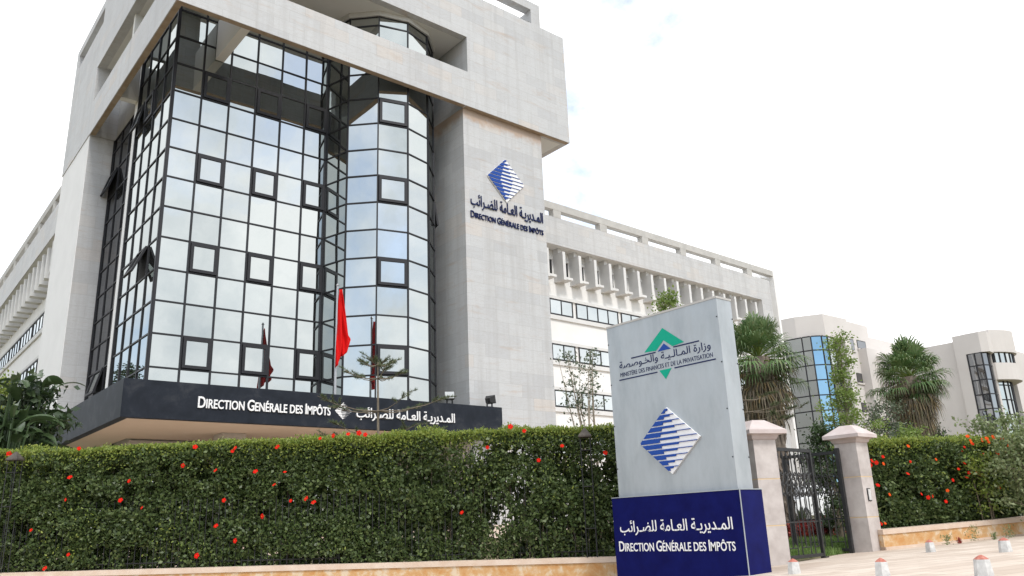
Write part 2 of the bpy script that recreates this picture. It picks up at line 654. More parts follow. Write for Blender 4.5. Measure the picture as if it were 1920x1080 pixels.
# ---------------------------------------------------------------- writing
FORMS = {'ا': (0xFE8D, 0xFE8E), 'ل': (0xFEDD, 0xFEDE, 0xFEDF, 0xFEE0), 'م': (0xFEE1, 0xFEE2, 0xFEE3, 0xFEE4),
         'د': (0xFEA9, 0xFEAA), 'ي': (0xFEF1, 0xFEF2, 0xFEF3, 0xFEF4), 'ر': (0xFEAD, 0xFEAE), 'ة': (0xFE93, 0xFE94),
         'ع': (0xFEC9, 0xFECA, 0xFECB, 0xFECC), 'ض': (0xFEBD, 0xFEBE, 0xFEBF, 0xFEC0), 'ئ': (0xFE89, 0xFE8A, 0xFE8B, 0xFE8C),
         'ب': (0xFE8F, 0xFE90, 0xFE91, 0xFE92), 'و': (0xFEED, 0xFEEE), 'ز': (0xFEAF, 0xFEB0), 'خ': (0xFEA5, 0xFEA6, 0xFEA7, 0xFEA8),
         'ص': (0xFEB9, 0xFEBA, 0xFEBB, 0xFEBC), 'ـ': (0x640, 0x640, 0x640, 0x640)}


def arabic(s):
    """joined letter forms in visual order, left to right"""
    out = []
    for i, ch in enumerate(s):
        if ch not in FORMS:
            out.append(ch)
            continue
        fm = FORMS[ch]
        pj = i > 0 and s[i - 1] in FORMS and len(FORMS[s[i - 1]]) == 4
        nj = len(fm) == 4 and i + 1 < len(s) and s[i + 1] in FORMS
        out.append(chr(fm[(3 if nj else 1) if pj else (2 if nj else 0)]))
    return ''.join(out)[::-1]


DGI_AR = arabic('المـديريـة العـامة للضـرائب')
MIN_AR = arabic('وزارة المـالـيـة والخـوصصة')


def text_mesh(name, body, bold):
    c = bpy.data.curves.new(name, 'FONT')
    c.body = body
    c.offset = bold
    c.extrude = .05
    c.resolution_u = 4
    t = bpy.data.objects.new(name, c)
    COL.objects.link(t)
    bpy.context.view_layer.update()
    me = t.to_mesh()
    V = np.array([v.co[:] for v in me.vertices])
    F = [list(p.vertices) for p in me.polygons]
    t.to_mesh_clear()
    bpy.data.objects.remove(t)
    return V, F


def lettering(name, body, m, parent, o, u, w, nrm, x0, x1, z0, z1, depth=.03, bold=.0, small=None):
    """text stretched to the rectangle x0..x1, z0..z1 of the plane (o; u, w), standing proud along nrm"""
    if small is None:
        V, F = text_mesh(name, body, bold)
    else:                                     # small capitals: runs of big and small letters
        runs = []
        for ch in body:
            k = ' ' if ch == ' ' else ('s' if ch.islower() else 'b')
            if runs and runs[-1][0] == k and k != ' ':
                runs[-1][1] += ch
            else:
                runs.append([k, ch])
        Vs, F, x, nv = [], [], 0.0, 0
        for k, tx in runs:
            if k == ' ':
                x += .22
                continue
            v, f = text_mesh(name, tx.upper(), bold)
            q = .80 if k == 's' else 1.0
            v[:, :2] *= q
            v[:, 0] += x - v[:, 0].min()
            x = v[:, 0].max() + .07
            F += [[i + nv for i in p] for p in f]
            nv += len(v)
            Vs.append(v)
        V = np.concatenate(Vs)
    mn, mx = V.min(0), V.max(0)
    X = x0 + (V[:, 0] - mn[0]) / (mx[0] - mn[0]) * (x1 - x0)
    Z = z0 + (V[:, 1] - mn[1]) / (mx[1] - mn[1]) * (z1 - z0)
    D = (V[:, 2] - mn[2]) / (mx[2] - mn[2]) * depth + .002
    mb = MB()
    o, u, w, nrm = (np.array(a, float) for a in (o, u, w, nrm))
    for a, bb, d in zip(X, Z, D):
        mb.v.append(tuple(o + u * a + w * bb + nrm * d))
    mb.f = F
    mb.m = [0] * len(F)
    return mb.build(name, m, parent)


def emblem(name, mats, parent, o, u, w, nrm, W, H, plate=True, inv=False):
    """rhombus of eleven stepped stripes"""
    o, u, w, nrm = (np.array(a, float) for a in (o, u, w, nrm))
    mb = MB().frame(tuple(o), tuple(u), tuple(nrm), tuple(w))
    e = .02 * W / 1.5
    if plate:
        mb.rings([[(-W / 2, .003, 0), (0, .003, -H / 2), (W / 2, .003, 0), (0, .003, H / 2)],
                  [(-W / 2, 2 * e, 0), (0, 2 * e, -H / 2), (W / 2, 2 * e, 0), (0, 2 * e, H / 2)]], 0)
    base = 2 * e if plate else .003
    p = H / 11.6

    def half(z):
        return max(0.0, (1 - abs(z) / (H / 2))) * W / 2

    def strip(z0, z1, fa, fb, lift):
        a0, a1 = half(z0), half(z1)
        pts = [(-a1 + 2 * a1 * fa[1], z1), (-a1 + 2 * a1 * fb[1], z1), (-a0 + 2 * a0 * fb[0], z0), (-a0 + 2 * a0 * fa[0], z0)]
        mb.rings([[(q[0], base, q[1]) for q in pts], [(q[0], base + lift, q[1]) for q in pts]], 1)

    for k in range(11):
        zt = H / 2 - .25 * p - k * p
        zl = zt - .12 * p
        if abs(zt) >= H / 2:
            continue
        strip(zl, zt, (0, 0), (1, 1), e)
        zm = zt - .40 * p
        am, al = half(zm), half(zl)
        strip(zm, zl, (0, 0), (.68, .68), e)
        zb = zt - .78 * p
        if half(zb) > 0:
            strip(zb, zm, (0, 0), (.34, .34), e)
    return mb.build(name, mats, parent)


# ---------------------------------------------------------------- ground
def fence_t(s):
    return np.interp(s, [-60, -13.65, .4, 3.64, 6.44, 10.8, 17, 60], [18.6, 18.4, 18.28, 17.9, 20.7, 22.3, 25.0, 45.0])


def to_st(x, y):
    return (x - y) * .70711, (x + y) * .70711


def street_z(x, y):
    return np.clip(-.98 + .023 * (x - 15.6) - .052 * (y - 10.16), -1.75, -.35)


def ground_z(x, y):
    x = np.asarray(x, float); y = np.asarray(y, float)
    s, t = to_st(x, y)
    d = t - fence_t(s)
    p = street_z(x, y)
    inside = np.minimum(np.maximum(-.95, p) + .055 * np.maximum(d - .4, 0), np.maximum(p, .2))
    return np.where(d > .2, inside, p)


def grid_mesh(xs, ys, fn, name, m):
    X, Y = np.meshgrid(xs, ys)
    V = np.stack([X, Y, fn(X, Y)], -1).reshape(-1, 3)
    nx, ny = len(xs), len(ys)
    i = np.arange(nx - 1)[None, :] + nx * np.arange(ny - 1)[:, None]
    F = np.stack([i, i + 1, i + nx + 1, i + nx], -1).reshape(-1, 4)
    return numpy_mesh(name, V, F, m, None, (0, 0, 0))


far = [-3000, -1200, -500, -200, -110]
gx = np.concatenate([far, np.arange(-70, 131, 1.0), [180, 300, 600, 1300, 3000]])
go = grid_mesh(gx, gx, lambda X, Y: ground_z(X, Y) - .03 - np.where(to_st(X, Y)[1] - fence_t(to_st(X, Y)[0]) < -10.5, .14, 0), "ground", M['soil'])
tag(go, kind='structure')


def strip_sheet(name, d0, d1, nd, lift, m):
    ss = np.concatenate([np.arange(-45, 2.0, 1.5), np.arange(2.0, 12, .5), np.arange(12, 60, 2.0)])
    ds = np.linspace(d0, d1, nd)
    S, D = np.meshgrid(ss, ds)
    T = fence_t(S) + D
    X = (S + T) * .70711
    Y = (T - S) * .70711
    Z = street_z(X, Y) + lift
    V = np.stack([X, Y, Z], -1).reshape(-1, 3)
    nx, ny = len(ss), nd
    i = np.arange(nx - 1)[None, :] + nx * np.arange(ny - 1)[:, None]
    F = np.stack([i, i + 1, i + nx + 1, i + nx], -1).reshape(-1, 4)
    return tag(numpy_mesh(name, V, F, m, None, (0, 0, 0)), kind='structure')


strip_sheet("pavement", -10.3, 1.6, 14, 0.0, M['pave'])
strip_sheet("kerb", -10.55, -10.3, 2, .004, M['kerb'])
strip_sheet("road", -30, -10.55, 12, -.13, M['asphalt'])

X_, Y_ = np.arange(-10, 61, 1.0), np.arange(23.5, 36.5, 1.0)
tag(grid_mesh(X_, Y_, lambda X, Y: ground_z(X, Y) + .0, "bounce_forecourt", M['coping']), kind='structure')  # unseen pale paving added to bounce light up to the canopy ceiling

# ---------------------------------------------------------------- main building
LZ, BT, SB, RT = 21.35, 23.4, 25.55, 28.4
GZ = -1.4
bld = empty("office_building", (18.0, 36.0, GZ))
tag(bld, "large pale marble office building with mirror glass corner, round glass tower and black canopy", "building")

# roof frame that overhangs the glass corner
b = MB()
b.box(7.86, 22.8, 30.0, 30.3, LZ, BT)
b.box(7.86, 10.9, 30.0, 30.3, BT, SB)
b.box(22.8, 30.15, 30.0, 40.0, LZ, SB)
b.box(7.86, 30.15, 30.0, 51.2, SB, RT)
b.box(7.86, 8.16, 30.3, 44.5, LZ, BT)
b.box(7.86, 20.0, 44.5, 51.2, LZ + .03, SB)
frame = b.build("roof_frame", M['stone'], bld)
for q in ((10.7, 11.1, 30.3, 33.40, LZ, BT), (8.16, 8.93, 39.35, 39.75, LZ, BT), (8.16, 8.93, 38.2, 38.5, BT, SB)):
    b = MB()
    b.box(*q)
    b.build("cross_rib", M['soffit'], frame)
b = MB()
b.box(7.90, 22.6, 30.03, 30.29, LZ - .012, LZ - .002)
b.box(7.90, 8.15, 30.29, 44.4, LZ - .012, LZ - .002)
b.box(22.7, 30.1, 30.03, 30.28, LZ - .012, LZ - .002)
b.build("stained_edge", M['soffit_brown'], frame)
b = MB()
b.box(28.2, 29.75, 30.42, 39.7, LZ - .02, LZ - .004)
b.build("soffit_panel", M['soffit'], frame)
b = MB()
b.box(8.3, 22.75, 30.4, 44.3, SB - .02, SB - .004)
b.build("soffit_panel", M['soffit'], frame)
# roof parapet with open slots
b = MB()
b.box(7.86, 28.3, 30.0, 30.55, 29.35, 29.9)
b.box(27.6, 28.3, 30.0, 31.0, RT, 29.35)
b.box(7.86, 8.6, 30.0, 31.0, RT, 29.35)
b.box(13.5, 14.2, 30.0, 31.0, RT, 29.35)
b.box(20.5, 21.2, 30.0, 31.0, RT, 29.35)
b.box(7.86, 8.9, 44.4, 51.2, 29.4, 29.95)
b.box(7.86, 8.5, 50.5, 51.2, RT, 29.4)
b.box(7.86, 8.5, 43.8, 44.4, RT, 29.95)
b.box(7.86, 16.0, 33.0, 43.8, RT, 31.8)
b.build("roof_parapet", M['stone'], bld)
b = MB()
b.bar((8.6, 30.25, 28.62), (27.6, 30.25, 28.62), .035)
for x in (10, 13, 17, 20, 24.6, 27.2):
    b.bar((x, 30.25, 28.4), (x, 30.25, 28.62), .04)
b.build("roof_rail", M['black_frame'], bld)

# left end pillar, recess wall, solid core behind the glass
b = MB()
b.box(7.90, 9.22, 44.6, 51.2, GZ, LZ + .03)
b.build("end_pillar", M['pillar'], bld)
b = MB()
b.box(7.93, 9.2, 44.57, 44.6, GZ, LZ + .02)
b.build("recess_wall", M['stone'], bld)
b = MB()
b.box(9.4, 22.0, 36.4, 51.0, GZ, SB - .03)
b.box(22.1, 22.66, 34.0, 36.4, GZ, SB - .03)
b.box(9.22, 9.4, 39.8, 44.6, LZ, SB - .03)
b.build("core_wall", M['concrete'], bld)
b = MB()
b.box(8.95, 9.3, 39.06, 39.8, GZ, LZ + .2)
b.build("strip_wall", M['pillar'], bld)

# stone pylon
b = MB()
b.box(22.65, 28.15, 30.3, 40.5, GZ, LZ - .001)
pylon = b.build("stone_pylon", M['stone_pylon'], bld)
lettering("lettering", DGI_AR, M['blue_text'], pylon, (0, 30.3, 0), (1, 0, 0), (0, 0, 1), (0, -1, 0), 22.99, 27.94, 15.74, 16.56, .06, .004)
lettering("lettering", "Direction Générale des Impôts", M['blue_text'], pylon, (0, 30.3, 0), (1, 0, 0), (0, 0, 1), (0, -1, 0), 22.97, 27.92, 15.21, 15.585, .06, .010, True)
emblem("emblem", [M['white_text'], M['blue']], pylon, (25.38, 30.3, 17.82), (1, 0, 0), (0, 0, 1), (0, -1, 0), 2.53, 2.5)

# ---- mirror glass walls
ROWZ = [5.335] + [6.72 + 1.387 * k for k in range(14)] + [SB - .02]
FM, FP = .074, .05


def pane(mb, p00, u, wv, nrm, tilt=.011):
    """one sheet of glass, set very slightly out of true"""
    o = np.array(p00, float); u = np.array(u, float); wv = np.array(wv, float); nrm = np.array(nrm, float)
    a, c = RND.uniform(-tilt, tilt), RND.uniform(-tilt, tilt)
    q = []
    for i, j in ((0, 0), (1, 0), (1, 1), (0, 1)):
        q.append(o + u * i + wv * j + nrm * ((i - .5) * a + (j - .5) * c))
    mb.poly(q)


def casement(parent, o, u, zc0, zc1, width, nrm, ajar=0.0):
    """an opening sash: thick dark frame and its own pane, hinged at the top"""
    o = np.array(o, float); u = np.array(u, float); nrm = np.array(nrm, float)
    H = zc1 - zc0
    ca, sa = math.cos(ajar), math.sin(ajar)
    top = o + np.array([0, 0, zc1])
    down = np.array([0, 0, -1.0]) * ca + nrm * sa
    out = nrm * ca + np.array([0, 0, 1.0]) * sa
    mb = MB().frame(tuple(top + nrm * .02), tuple(u), tuple(down), tuple(out))
    t = .13
    mb.box(.05, width - .05, .05, t + .05, 0, .09)
    mb.box(.05, width - .05, H - t - .05, H - .05, 0, .09)
    mb.box(.05, t + .05, t + .05, H - t - .05, 0, .09)
    mb.box(width - t - .05, width - .05, t + .05, H - t - .05, 0, .09)
    mb.poly([(t + .05, t + .05, .045), (width - t - .05, t + .05, .045), (width - t - .05, H - t - .05, .045), (t + .05, H - t - .05, .045)], 1)
    mb.f[-1] = mb.f[-1][::-1]
    if ajar:
        T = mb.T
        mb.frame(tuple(o + nrm * .012), tuple(u), tuple(nrm), (0, 0, 1))
        mb.box(.06, width - .06, -.02, 0, zc0 + .05, zc1 - .05, 2)  # black sheet painting the shade of the room behind the open sash
        mb.T = T
    return mb.build("window", [M['black_frame'], M['glass'], M['tyre_and_shade']], parent)


def glass_face(name, pts, cols_pt, wins, gmat, parent, rows=ROWZ, corner=True):
    """curtain wall along the plan points cols_pt (list of plan points); wins: {(col, row): ajar angle}"""
    gb, fb = MB(), MB()
    todo = []
    nc = len(cols_pt) - 1
    for c in range(nc):
        a = np.array([*cols_pt[c], 0.0]); e = np.array([*cols_pt[c + 1], 0.0])
        d = e - a
        L = float(np.linalg.norm(d)); ud = d / L
        nr = np.array([ud[1], -ud[0], 0.0])
        for r in range(len(rows) - 1):
            z0, z1 = rows[r], rows[r + 1]
            if (c, r) in wins:
                todo.append((a, ud, z0, z1, L, nr, wins[(c, r)]))
            else:
                pane(gb, a + np.array([0, 0, z0]), d, (0, 0, z1 - z0), nr)
        fb.frame(tuple(a), tuple(ud), tuple(nr))
        for r, z in enumerate(rows):
            fb.box(FM * .5, L - FM * .5, -.03, FP * .8, z - FM * .45, z + FM * .45)
    for c in range(nc + 1):
        p = cols_pt[c]
        if 0 < c < nc:
            d = np.array(cols_pt[c + 1]) - np.array(cols_pt[c - 1])
        else:
            d = np.array(cols_pt[min(c + 1, nc)]) - np.array(cols_pt[max(c - 1, 0)])
        d = d / np.linalg.norm(d)
        fb.frame((p[0], p[1], 0), (d[0], d[1], 0), (d[1], -d[0], 0))
        k = 1.6 if (c in (0, nc) and corner) else 1.0
        fb.box(-FM * .5 * k, FM * .5 * k, -.04, FP * k, rows[0], rows[-1])
    g = gb.build(name, gmat, parent)
    fb.build("mullion_grid", M['black_frame'], g)
    for q in todo:
        casement(g, q[0], q[1], q[2], q[3], q[4], q[5], q[6])
    return g


fx = [8.98 + 1.25 * k for k in range(6)] + [16.42]
wins = {(c, r): 0.0 for c in (1, 3, 5) for r in (1, 4, 7, 10)}
glass_face("front_glass_wall", None, [(x, 33.45) for x in fx], wins, M['glass'], bld)
ly = [39.05 - 1.4 * k for k in range(5)]
glass_face("side_glass_wall", None, [(8.98, y) for y in ly], {(2, 4): .4, (0, 10): .2, (1, 10): .0}, M['glass'], bld)
ry = [44.55, 42.95, 41.35, 39.82]
glass_face("recess_glass_wall", None, [(9.2, y) for y in ry], {(0, 9): .28, (1, 1): .25}, M['glass_dark'], bld, [z for z in ROWZ if z < 21] + [LZ])
DC, DR = (19.35, 33.4), 2.9
dv = [(DC[0] + DR * math.cos(math.radians(a)), DC[1] + DR * math.sin(math.radians(a))) for a in range(180, 391, 30)]
glass_face("round_glass_tower", None, dv, {(2, 1): 0, (2, 4): 0, (2, 7): 0, (2, 10): 0, (5, 7): .12}, M['glass'], bld, ROWZ[:-1] + [25.27], False)
b = MB()
b.prism([(DC[0] + (DR + .14) * math.cos(math.radians(a)), DC[1] + (DR + .14) * math.sin(math.radians(a))) for a in range(0, 360, 30)], 25.27, SB - .021)
b.build("tower_rim", M['concrete'], bld)

# ---- black granite canopy
CT, CB = 5.46, 4.12
b = MB()
b.box(7.2, 23.95, 29.5, 29.8, CB, CT)
b.box(7.2, 7.5, 29.8, 44.5, CB, CT)
b.box(23.65, 23.95, 29.8, 30.29, CB, CT)
b.box(7.5, 23.65, 29.8, 33.4, CT - .25, CT - .1)
b.box(7.5, 9.1, 33.4, 44.5, CT - .25, CT - .1)
canopy = b.build("canopy", M['granite'], bld)
b = MB()
b.box(7.53, 22.6, 29.83, 36.3, CB + .06, CB + .12)
b.box(7.53, 9.2, 36.3, 44.4, CB + .06, CB + .12)
b.build("ceiling", M['beige'], canopy)
cu = dict(o=(0, 29.5, 0), u=(1, 0, 0), w=(0, 0, 1), nrm=(0, -1, 0))
lettering("lettering", "Direction Genérale des Impôts", M['white_text'], canopy, x0=9.76, x1=15.02, z0=4.575, z1=5.0, depth=.06, bold=.014, small=True, **cu)
lettering("lettering", DGI_AR, M['white_text'], canopy, x0=16.2, x1=21.16, z0=4.46, z1=5.02, depth=.06, bold=.006, **cu)
emblem("emblem", [M['granite'], M['white_text']], canopy, (15.62, 29.5, 4.80), (1, 0, 0), (0, 0, 1), (0, -1, 0), .78, .72, False)
b = MB()
b.box(9.3, 22.6, 36.30, 36.39, GZ, CB)
b.box(12.0, 13.0, 33.0, 34.0, GZ, CB + .05)
b.build("ground_floor_wall", M['concrete'], bld)
b = MB()
for x in (10.2, 13.4, 16.6, 19.8):
    b.box(x, x + 2.6, 36.24, 36.29, GZ + .3, 3.2)
b.build("ground_floor_glass", M['glass_dark'], bld)


# ---- side wings
def wing(name, o, u, v, length, first_fin, nfin, win_off, end_leg):
    root_b = MB().frame(o, u, v)
    B = root_b.box
    L = length
    B(0, L, 0, .35, 17.85, 19.8)                     # band
    B(0, L, .35, 1.3, 17.85, 18.05)                  # slab behind the band
    B(0, L, .97, 12.0, 15.45, 17.84)                 # upper back wall
    B(0, L, 1.3, 12.0, 17.9, 19.3)
    B(0, L, .9, 12.0, GZ, 15.44)                      # lower wall
    if end_leg:
        B(L - 1.55, L, 0, .9, GZ, 17.85)
        B(L, L + .75, .7, 12.0, GZ, 20.3)
        B(L + .75, L + 1.05, -.06, 12.0, GZ, 20.84)
    w = root_b.build(name, M['plaster'], bld)
    mb = MB().frame(o, u, v)
    mb.box(0, L, -.03, -.002, 17.83, 19.8)
    if end_leg:
        mb.box(L - 1.57, L + .02, -.03, -.002, GZ, 17.83)
    mb.build("stone_band", M['stone_fine'], w)
    mb = MB().frame(o, u, v)
    mb.box(0, L + (.75 if end_leg else 0), -.05, .42, 20.34, 20.84)
    x = first_fin + .8
    while x < L:
        mb.box(x, x + .72, -.04, .42, 19.8, 20.34)
        x += 4.55
    mb.build("roof_parapet", M['concrete'], w)
    Lf = L - (1.6 if end_leg else 0)
    for k in range(nfin):
        a = first_fin + k * 1.515
        mb = MB().frame(o, u, v)
        mb.box(a, a + .25, .03, .965, 15.55, 17.5)
        mb.box(a - .03, a + .28, .42, .965, 17.5, 17.84)
        mb.box(a + .25, a + .95, .12, .965, 15.64, 15.80)
        mb.build("sun_fin", M['fin'], w)
        mb = MB().frame(o, u, v)
        mb.box(a + .34, a + 1.30, .89, .965, 15.86, 17.1, 0)
        mb.poly([(a + .40, .882, 15.94), (a + 1.24, .882, 15.94), (a + 1.24, .882, 17.04), (a + .40, .882, 17.04)], 1)
        mb.box(a + .29, a + 1.35, .78, .965, 17.1, 17.24, 2)
        mb.build("window", [M['black_frame'], M['glass_shaded'], M['fin']], w)
    # ribbon windows
    sill, lint = MB().frame(o, u, v), MB().frame(o, u, v)
    for z0 in (13.32, 10.27, 7.24, 4.2):
        sill.box(0, Lf, .78, .895, z0 - .34, z0 - .06)
        lint.box(0, Lf, .80, .895, z0 + 1.06, z0 + 1.26)
        x = win_off
        while x < Lf - .3:
            x1 = min(x + 4.15, Lf - .1)
            if x1 - x > .8 and x1 > 0:
                q = max(x, 0.02)
                mb = MB().frame(o, u, v)
                np_ = max(1, int(round((x1 - q) / 1.04)))
                pw = (x1 - q) / np_
                for i in range(np_):
                    t0, t1 = RND.uniform(-.004, .004), RND.uniform(-.004, .004)
                    mb.poly([(q + i * pw, .85 + t0, z0), (q + (i + 1) * pw, .85 - t0, z0), (q + (i + 1) * pw, .85 - t0 + t1, z0 + 1.02), (q + i * pw, .85 + t0 + t1, z0 + 1.02)], 1)
                    mb.box(q + i * pw - .035, q + i * pw + .035, .82, .88, z0 + .06, z0 + .98)
                mb.box(x1 - .035, x1 + .035, .82, .88, z0 + .06, z0 + .98)
                mb.box(q - .035, x1 + .035, .815, .885, z0 - .055, z0 + .06)
                mb.box(q - .035, x1 + .035, .815, .885, z0 + .98, z0 + 1.055)
                mb.build("window", [M['black_frame'], M['glass_wing']], w)
            x += 4.55
    sill.build("window_sill", M['fin'], w)
    lint.build("lintel", M['fin'], w)
    return w


ang = math.radians(1.2)
wing("side_wing", (28.15, 36.2, 0), (math.cos(ang), math.sin(ang), 0), (-math.sin(ang), math.cos(ang), 0), 32.35, 5.53 - .0, 17, 4.35 - 4.55, True)
wing("side_wing", (7.95, 51.2, 0), (0, 1, 0), (1, 0, 0), 34.0, .6, 22, .5, False)

# ---- things on the canopy
def floodlight(name, base, dirx, label):
    r = empty(name, base)
    tag(r, label, "floodlight", "floodlights on the canopy")
    x, y, z = base
    b = MB()
    b.box(x - .16, x - .13, y - .04, y + .04, z, z + .34)
    b.box(x + .13, x + .16, y - .04, y + .04, z, z + .34)
    b.box(x - .18, x + .18, y - .06, y + .06, z, z + .03)
    b.build("bracket", M['iron'], r)
    d = np.array(dirx, float); d = d / np.linalg.norm(d)
    sd = unit(np.cross(d, [0, 0, 1.0])); up = np.cross(sd, d)
    c = np.array([x, y, z + .34])
    b = MB().frame(tuple(c), tuple(sd), tuple(d), tuple(up))
    b.rings([[(-.13, -.16, -.1), (.13, -.16, -.1), (.13, -.16, .1), (-.13, -.16, .1)],
             [(-.24, .1, -.19), (.24, .1, -.19), (.24, .1, .19), (-.24, .1, .19)],
             [(-.25, .16, -.2), (.25, .16, -.2), (.25, .16, .2), (-.25, .16, .2)]])
    b.build("housing", M['iron'], r)
    b = MB().frame(tuple(c), tuple(sd), tuple(d), tuple(up))
    b.box(-.21, .21, .162, .175, -.16, .16)
    b.build("lens", M['lampglass'], r)


floodlight("floodlight", (21.05, 29.68, CT + .001), (-.6, -.9, .35), "floodlight on the canopy with its glass lens turned toward the viewer")
floodlight("floodlight", (23.35, 29.68, CT + .001), (1, .35, .25), "black floodlight at the right end of the canopy, lens turned away")

# flag
p0 = np.array([15.28, 29.62])
b = MB()
b.tube([(p0[0], p0[1], CT + .002), (p0[0], p0[1], 10.12)], [.055, .045], 8)
fp = b.build("pole", M['rail'], empty("flag_pole", (p0[0], p0[1], CT)))
b = MB()
b.tube([(p0[0], p0[1], 10.12), (p0[0], p0[1], 10.22)], [.08, .02], 8)
b.build("finial", M['rail'], fp.parent)
tag(fp.parent, "slim grey flag pole rising from the canopy before the round glass tower", "flag pole")
b = MB()
rows, nfold = 22, 26
rs = []
for i in range(rows + 1):
    t = i / rows
    z = 9.92 - 3.3 * t
    wd = .10 + .52 * min(1, t * 1.4) ** 1.1 - .10 * max(0, t - .8) / .2
    ring = []
    for j in range(nfold + 1):
        q = j / nfold
        x = -.12 * t * (1 - q) + wd * q
        y = (.13 * math.sin(q * 13 + t * 3.1) + .07 * math.sin(q * 29 + 1 - t * 4)) * (.35 + .8 * t)
        dz = .95 * q * max(0, t - .55) / .45 + .05 * math.sin(9 * q + 5 * t)
        ring.append((p0[0] + .05 + x, p0[1] - .10 + y, z + dz))
    rs.append(ring)
b.rings(rs, 0, False, False)
fl = b.build("flag", M['red'], None, True)
tag(fl, "plain red flag hanging limp in folds from its pole on the canopy", "flag")
sm = fl.modifiers.new("thick", 'SOLIDIFY'); sm.thickness = .01

# ---------------------------------------------------------------- totem sign
sg = empty("totem_sign", (13.1, 10.55, -1.15))
tag(sg, "tall brushed metal totem sign with green and blue emblems on a navy base", "sign")
b = MB()
b.box(12.76, 13.46, 8.94, 12.14, -1.25, .51)
sb = b.build("base", M['navy'], sg)
b = MB()
b.box(12.745, 12.758, 8.925, 8.94, -1.2, .515)
b.box(12.758, 13.46, 8.925, 8.938, .50, .515)
b.box(12.745, 12.758, 8.94, 12.14, .50, .515)
b.build("edge_trim", M['metal_sign'], sb)
b = MB()
b.box(12.86, 13.34, 9.04, 12.02, .512, 4.17)
sp = b.build("panel", M['metal_sign'], sg)
b = MB()
b.box(12.85, 13.35, 9.03, 12.03, 4.172, 4.215)
b.build("cap_strip", M['concrete'], sp)
b = MB()
for z in (1.1, 2.0, 2.9, 3.8):
    for y in (9.07, 12.0):
        b.box(12.851, 12.859, y - .012, y + .012, z - .012, z + .012)
    b.box(13.31, 13.33, 9.03, 9.039, z - .012, z + .012)
b.build("rivets", M['black_frame'], sp)
SU = dict(o=(12.86, 0, 0), u=(0, -1, 0), w=(0, 0, 1), nrm=(-1, 0, 0))
lettering("lettering", MIN_AR, M['blue_text'], sp, x0=-11.72, x1=-9.29, z0=3.16, z1=3.365, depth=.004, bold=.006, **SU)
lettering("lettering", "MINISTÈRE DES FINANCES ET DE LA PRIVATISATION", M['blue_text'], sp, x0=-11.71, x1=-9.26, z0=3.03, z1=3.145, depth=.004, bold=-.004, **SU)
b = MB().frame((12.857, 0, 0), (0, -1, 0), (-1, 0, 0))


def flat(pts, m):
    b.rings([[(q[0], 0, q[1]) for q in pts], [(q[0], .004, q[1]) for q in pts]], m)


flat([(-10.98, 3.44), (-10.44, 3.86), (-9.92, 3.46), (-10.22, 3.43), (-10.44, 3.60), (-10.66, 3.42)], 0)
flat([(-10.62, 2.99), (-10.30, 2.99), (-10.47, 2.79)], 0)
flat([(-10.62, 3.39), (-10.27, 3.39), (-10.44, 3.53)], 1)
flat([(-11.36, 3.375), (-10.68, 3.375), (-10.68, 3.40), (-11.36, 3.40)], 2)
flat([(-10.20, 3.395), (-9.55, 3.395), (-9.55, 3.42), (-10.20, 3.42)], 2)
flat([(-11.75, 2.955), (-10.68, 2.955), (-10.68, 2.98), (-11.75, 2.98)], 2)
flat([(-10.22, 2.965), (-9.2, 2.965), (-9.2, 2.99), (-10.22, 2.99)], 2)
b.build("ministry_emblem", [M['green'], M['blue'], M['blue_text']], sp)
emblem("emblem", [M['white_text'], M['blue']], sp, (12.86, 10.505, 1.55), (0, -1, 0), (0, 0, 1), (-1, 0, 0), 1.53, 1.32)
SU['o'] = (12.76, 0, 0)
lettering("lettering", DGI_AR, M['white_text'], sb, x0=-11.96, x1=-9.17, z0=-.255, z1=.04, depth=.005, bold=.005, **SU)
lettering("lettering", "Direction Générale des Impôts", M['white_text'], sb, x0=-12.02, x1=-9.16, z0=-.565, z1=-.36, depth=.005, bold=.010, small=True, **SU)

# ---------------------------------------------------------------- street walls, piers, gate, fence
WL = [(-14.5, 41.0, -.42), (3.4, 22.9, -.57), (13.34, 12.77, -.70), (15.15, 10.55, -.57)]
WR = [(19.65, 9.85, -.40), (23.64, 8.18, -.26), (30.0, 5.6, .05), (42.0, .6, .45)]


def low_wall(name, line, label, hb):
    r = empty(name, (line[1][0], line[1][1], line[1][2] - .6))
    tag(r, label, "wall")
    body, cop, base = MB(), MB(), MB()
    for (a, e) in zip(line[:-1], line[1:]):
        a = np.array(a); e = np.array(e)
        d = e[:2] - a[:2]; d = d / np.linalg.norm(d)
        nn = np.array([-d[1], d[0]])           # towards the garden
        def cross(p, off, z0, z1):
            q0 = p[:2] + nn * off[0]; q1 = p[:2] + nn * off[1]
            return [(q0[0], q0[1], p[2] + z0), (q1[0], q1[1], p[2] + z0), (q1[0], q1[1], p[2] + z1), (q0[0], q0[1], p[2] + z1)]
        body.rings([cross(a, (.03, .37), -hb, -.115), cross(e, (.03, .37), -hb, -.115)])
        cop.rings([cross(a, (0, .42), -.113, 0), cross(e, (0, .42), -.113, 0)])
        base.rings([cross(a, (-.02, .36), -hb, -.40), cross(e, (-.02, .36), -hb, -.40)])
    body.build("wall_face", M['orange'], r)
    cop.build("coping", M['coping'], r)
    base.build("plinth", M['coping'], r)
    return r


low_wall("low_wall", WL, "long low orange stone wall under the left hedge", 1.2)
low_wall("low_wall", WR, "low orange stained wall under the right hedge beside the gate", .9)


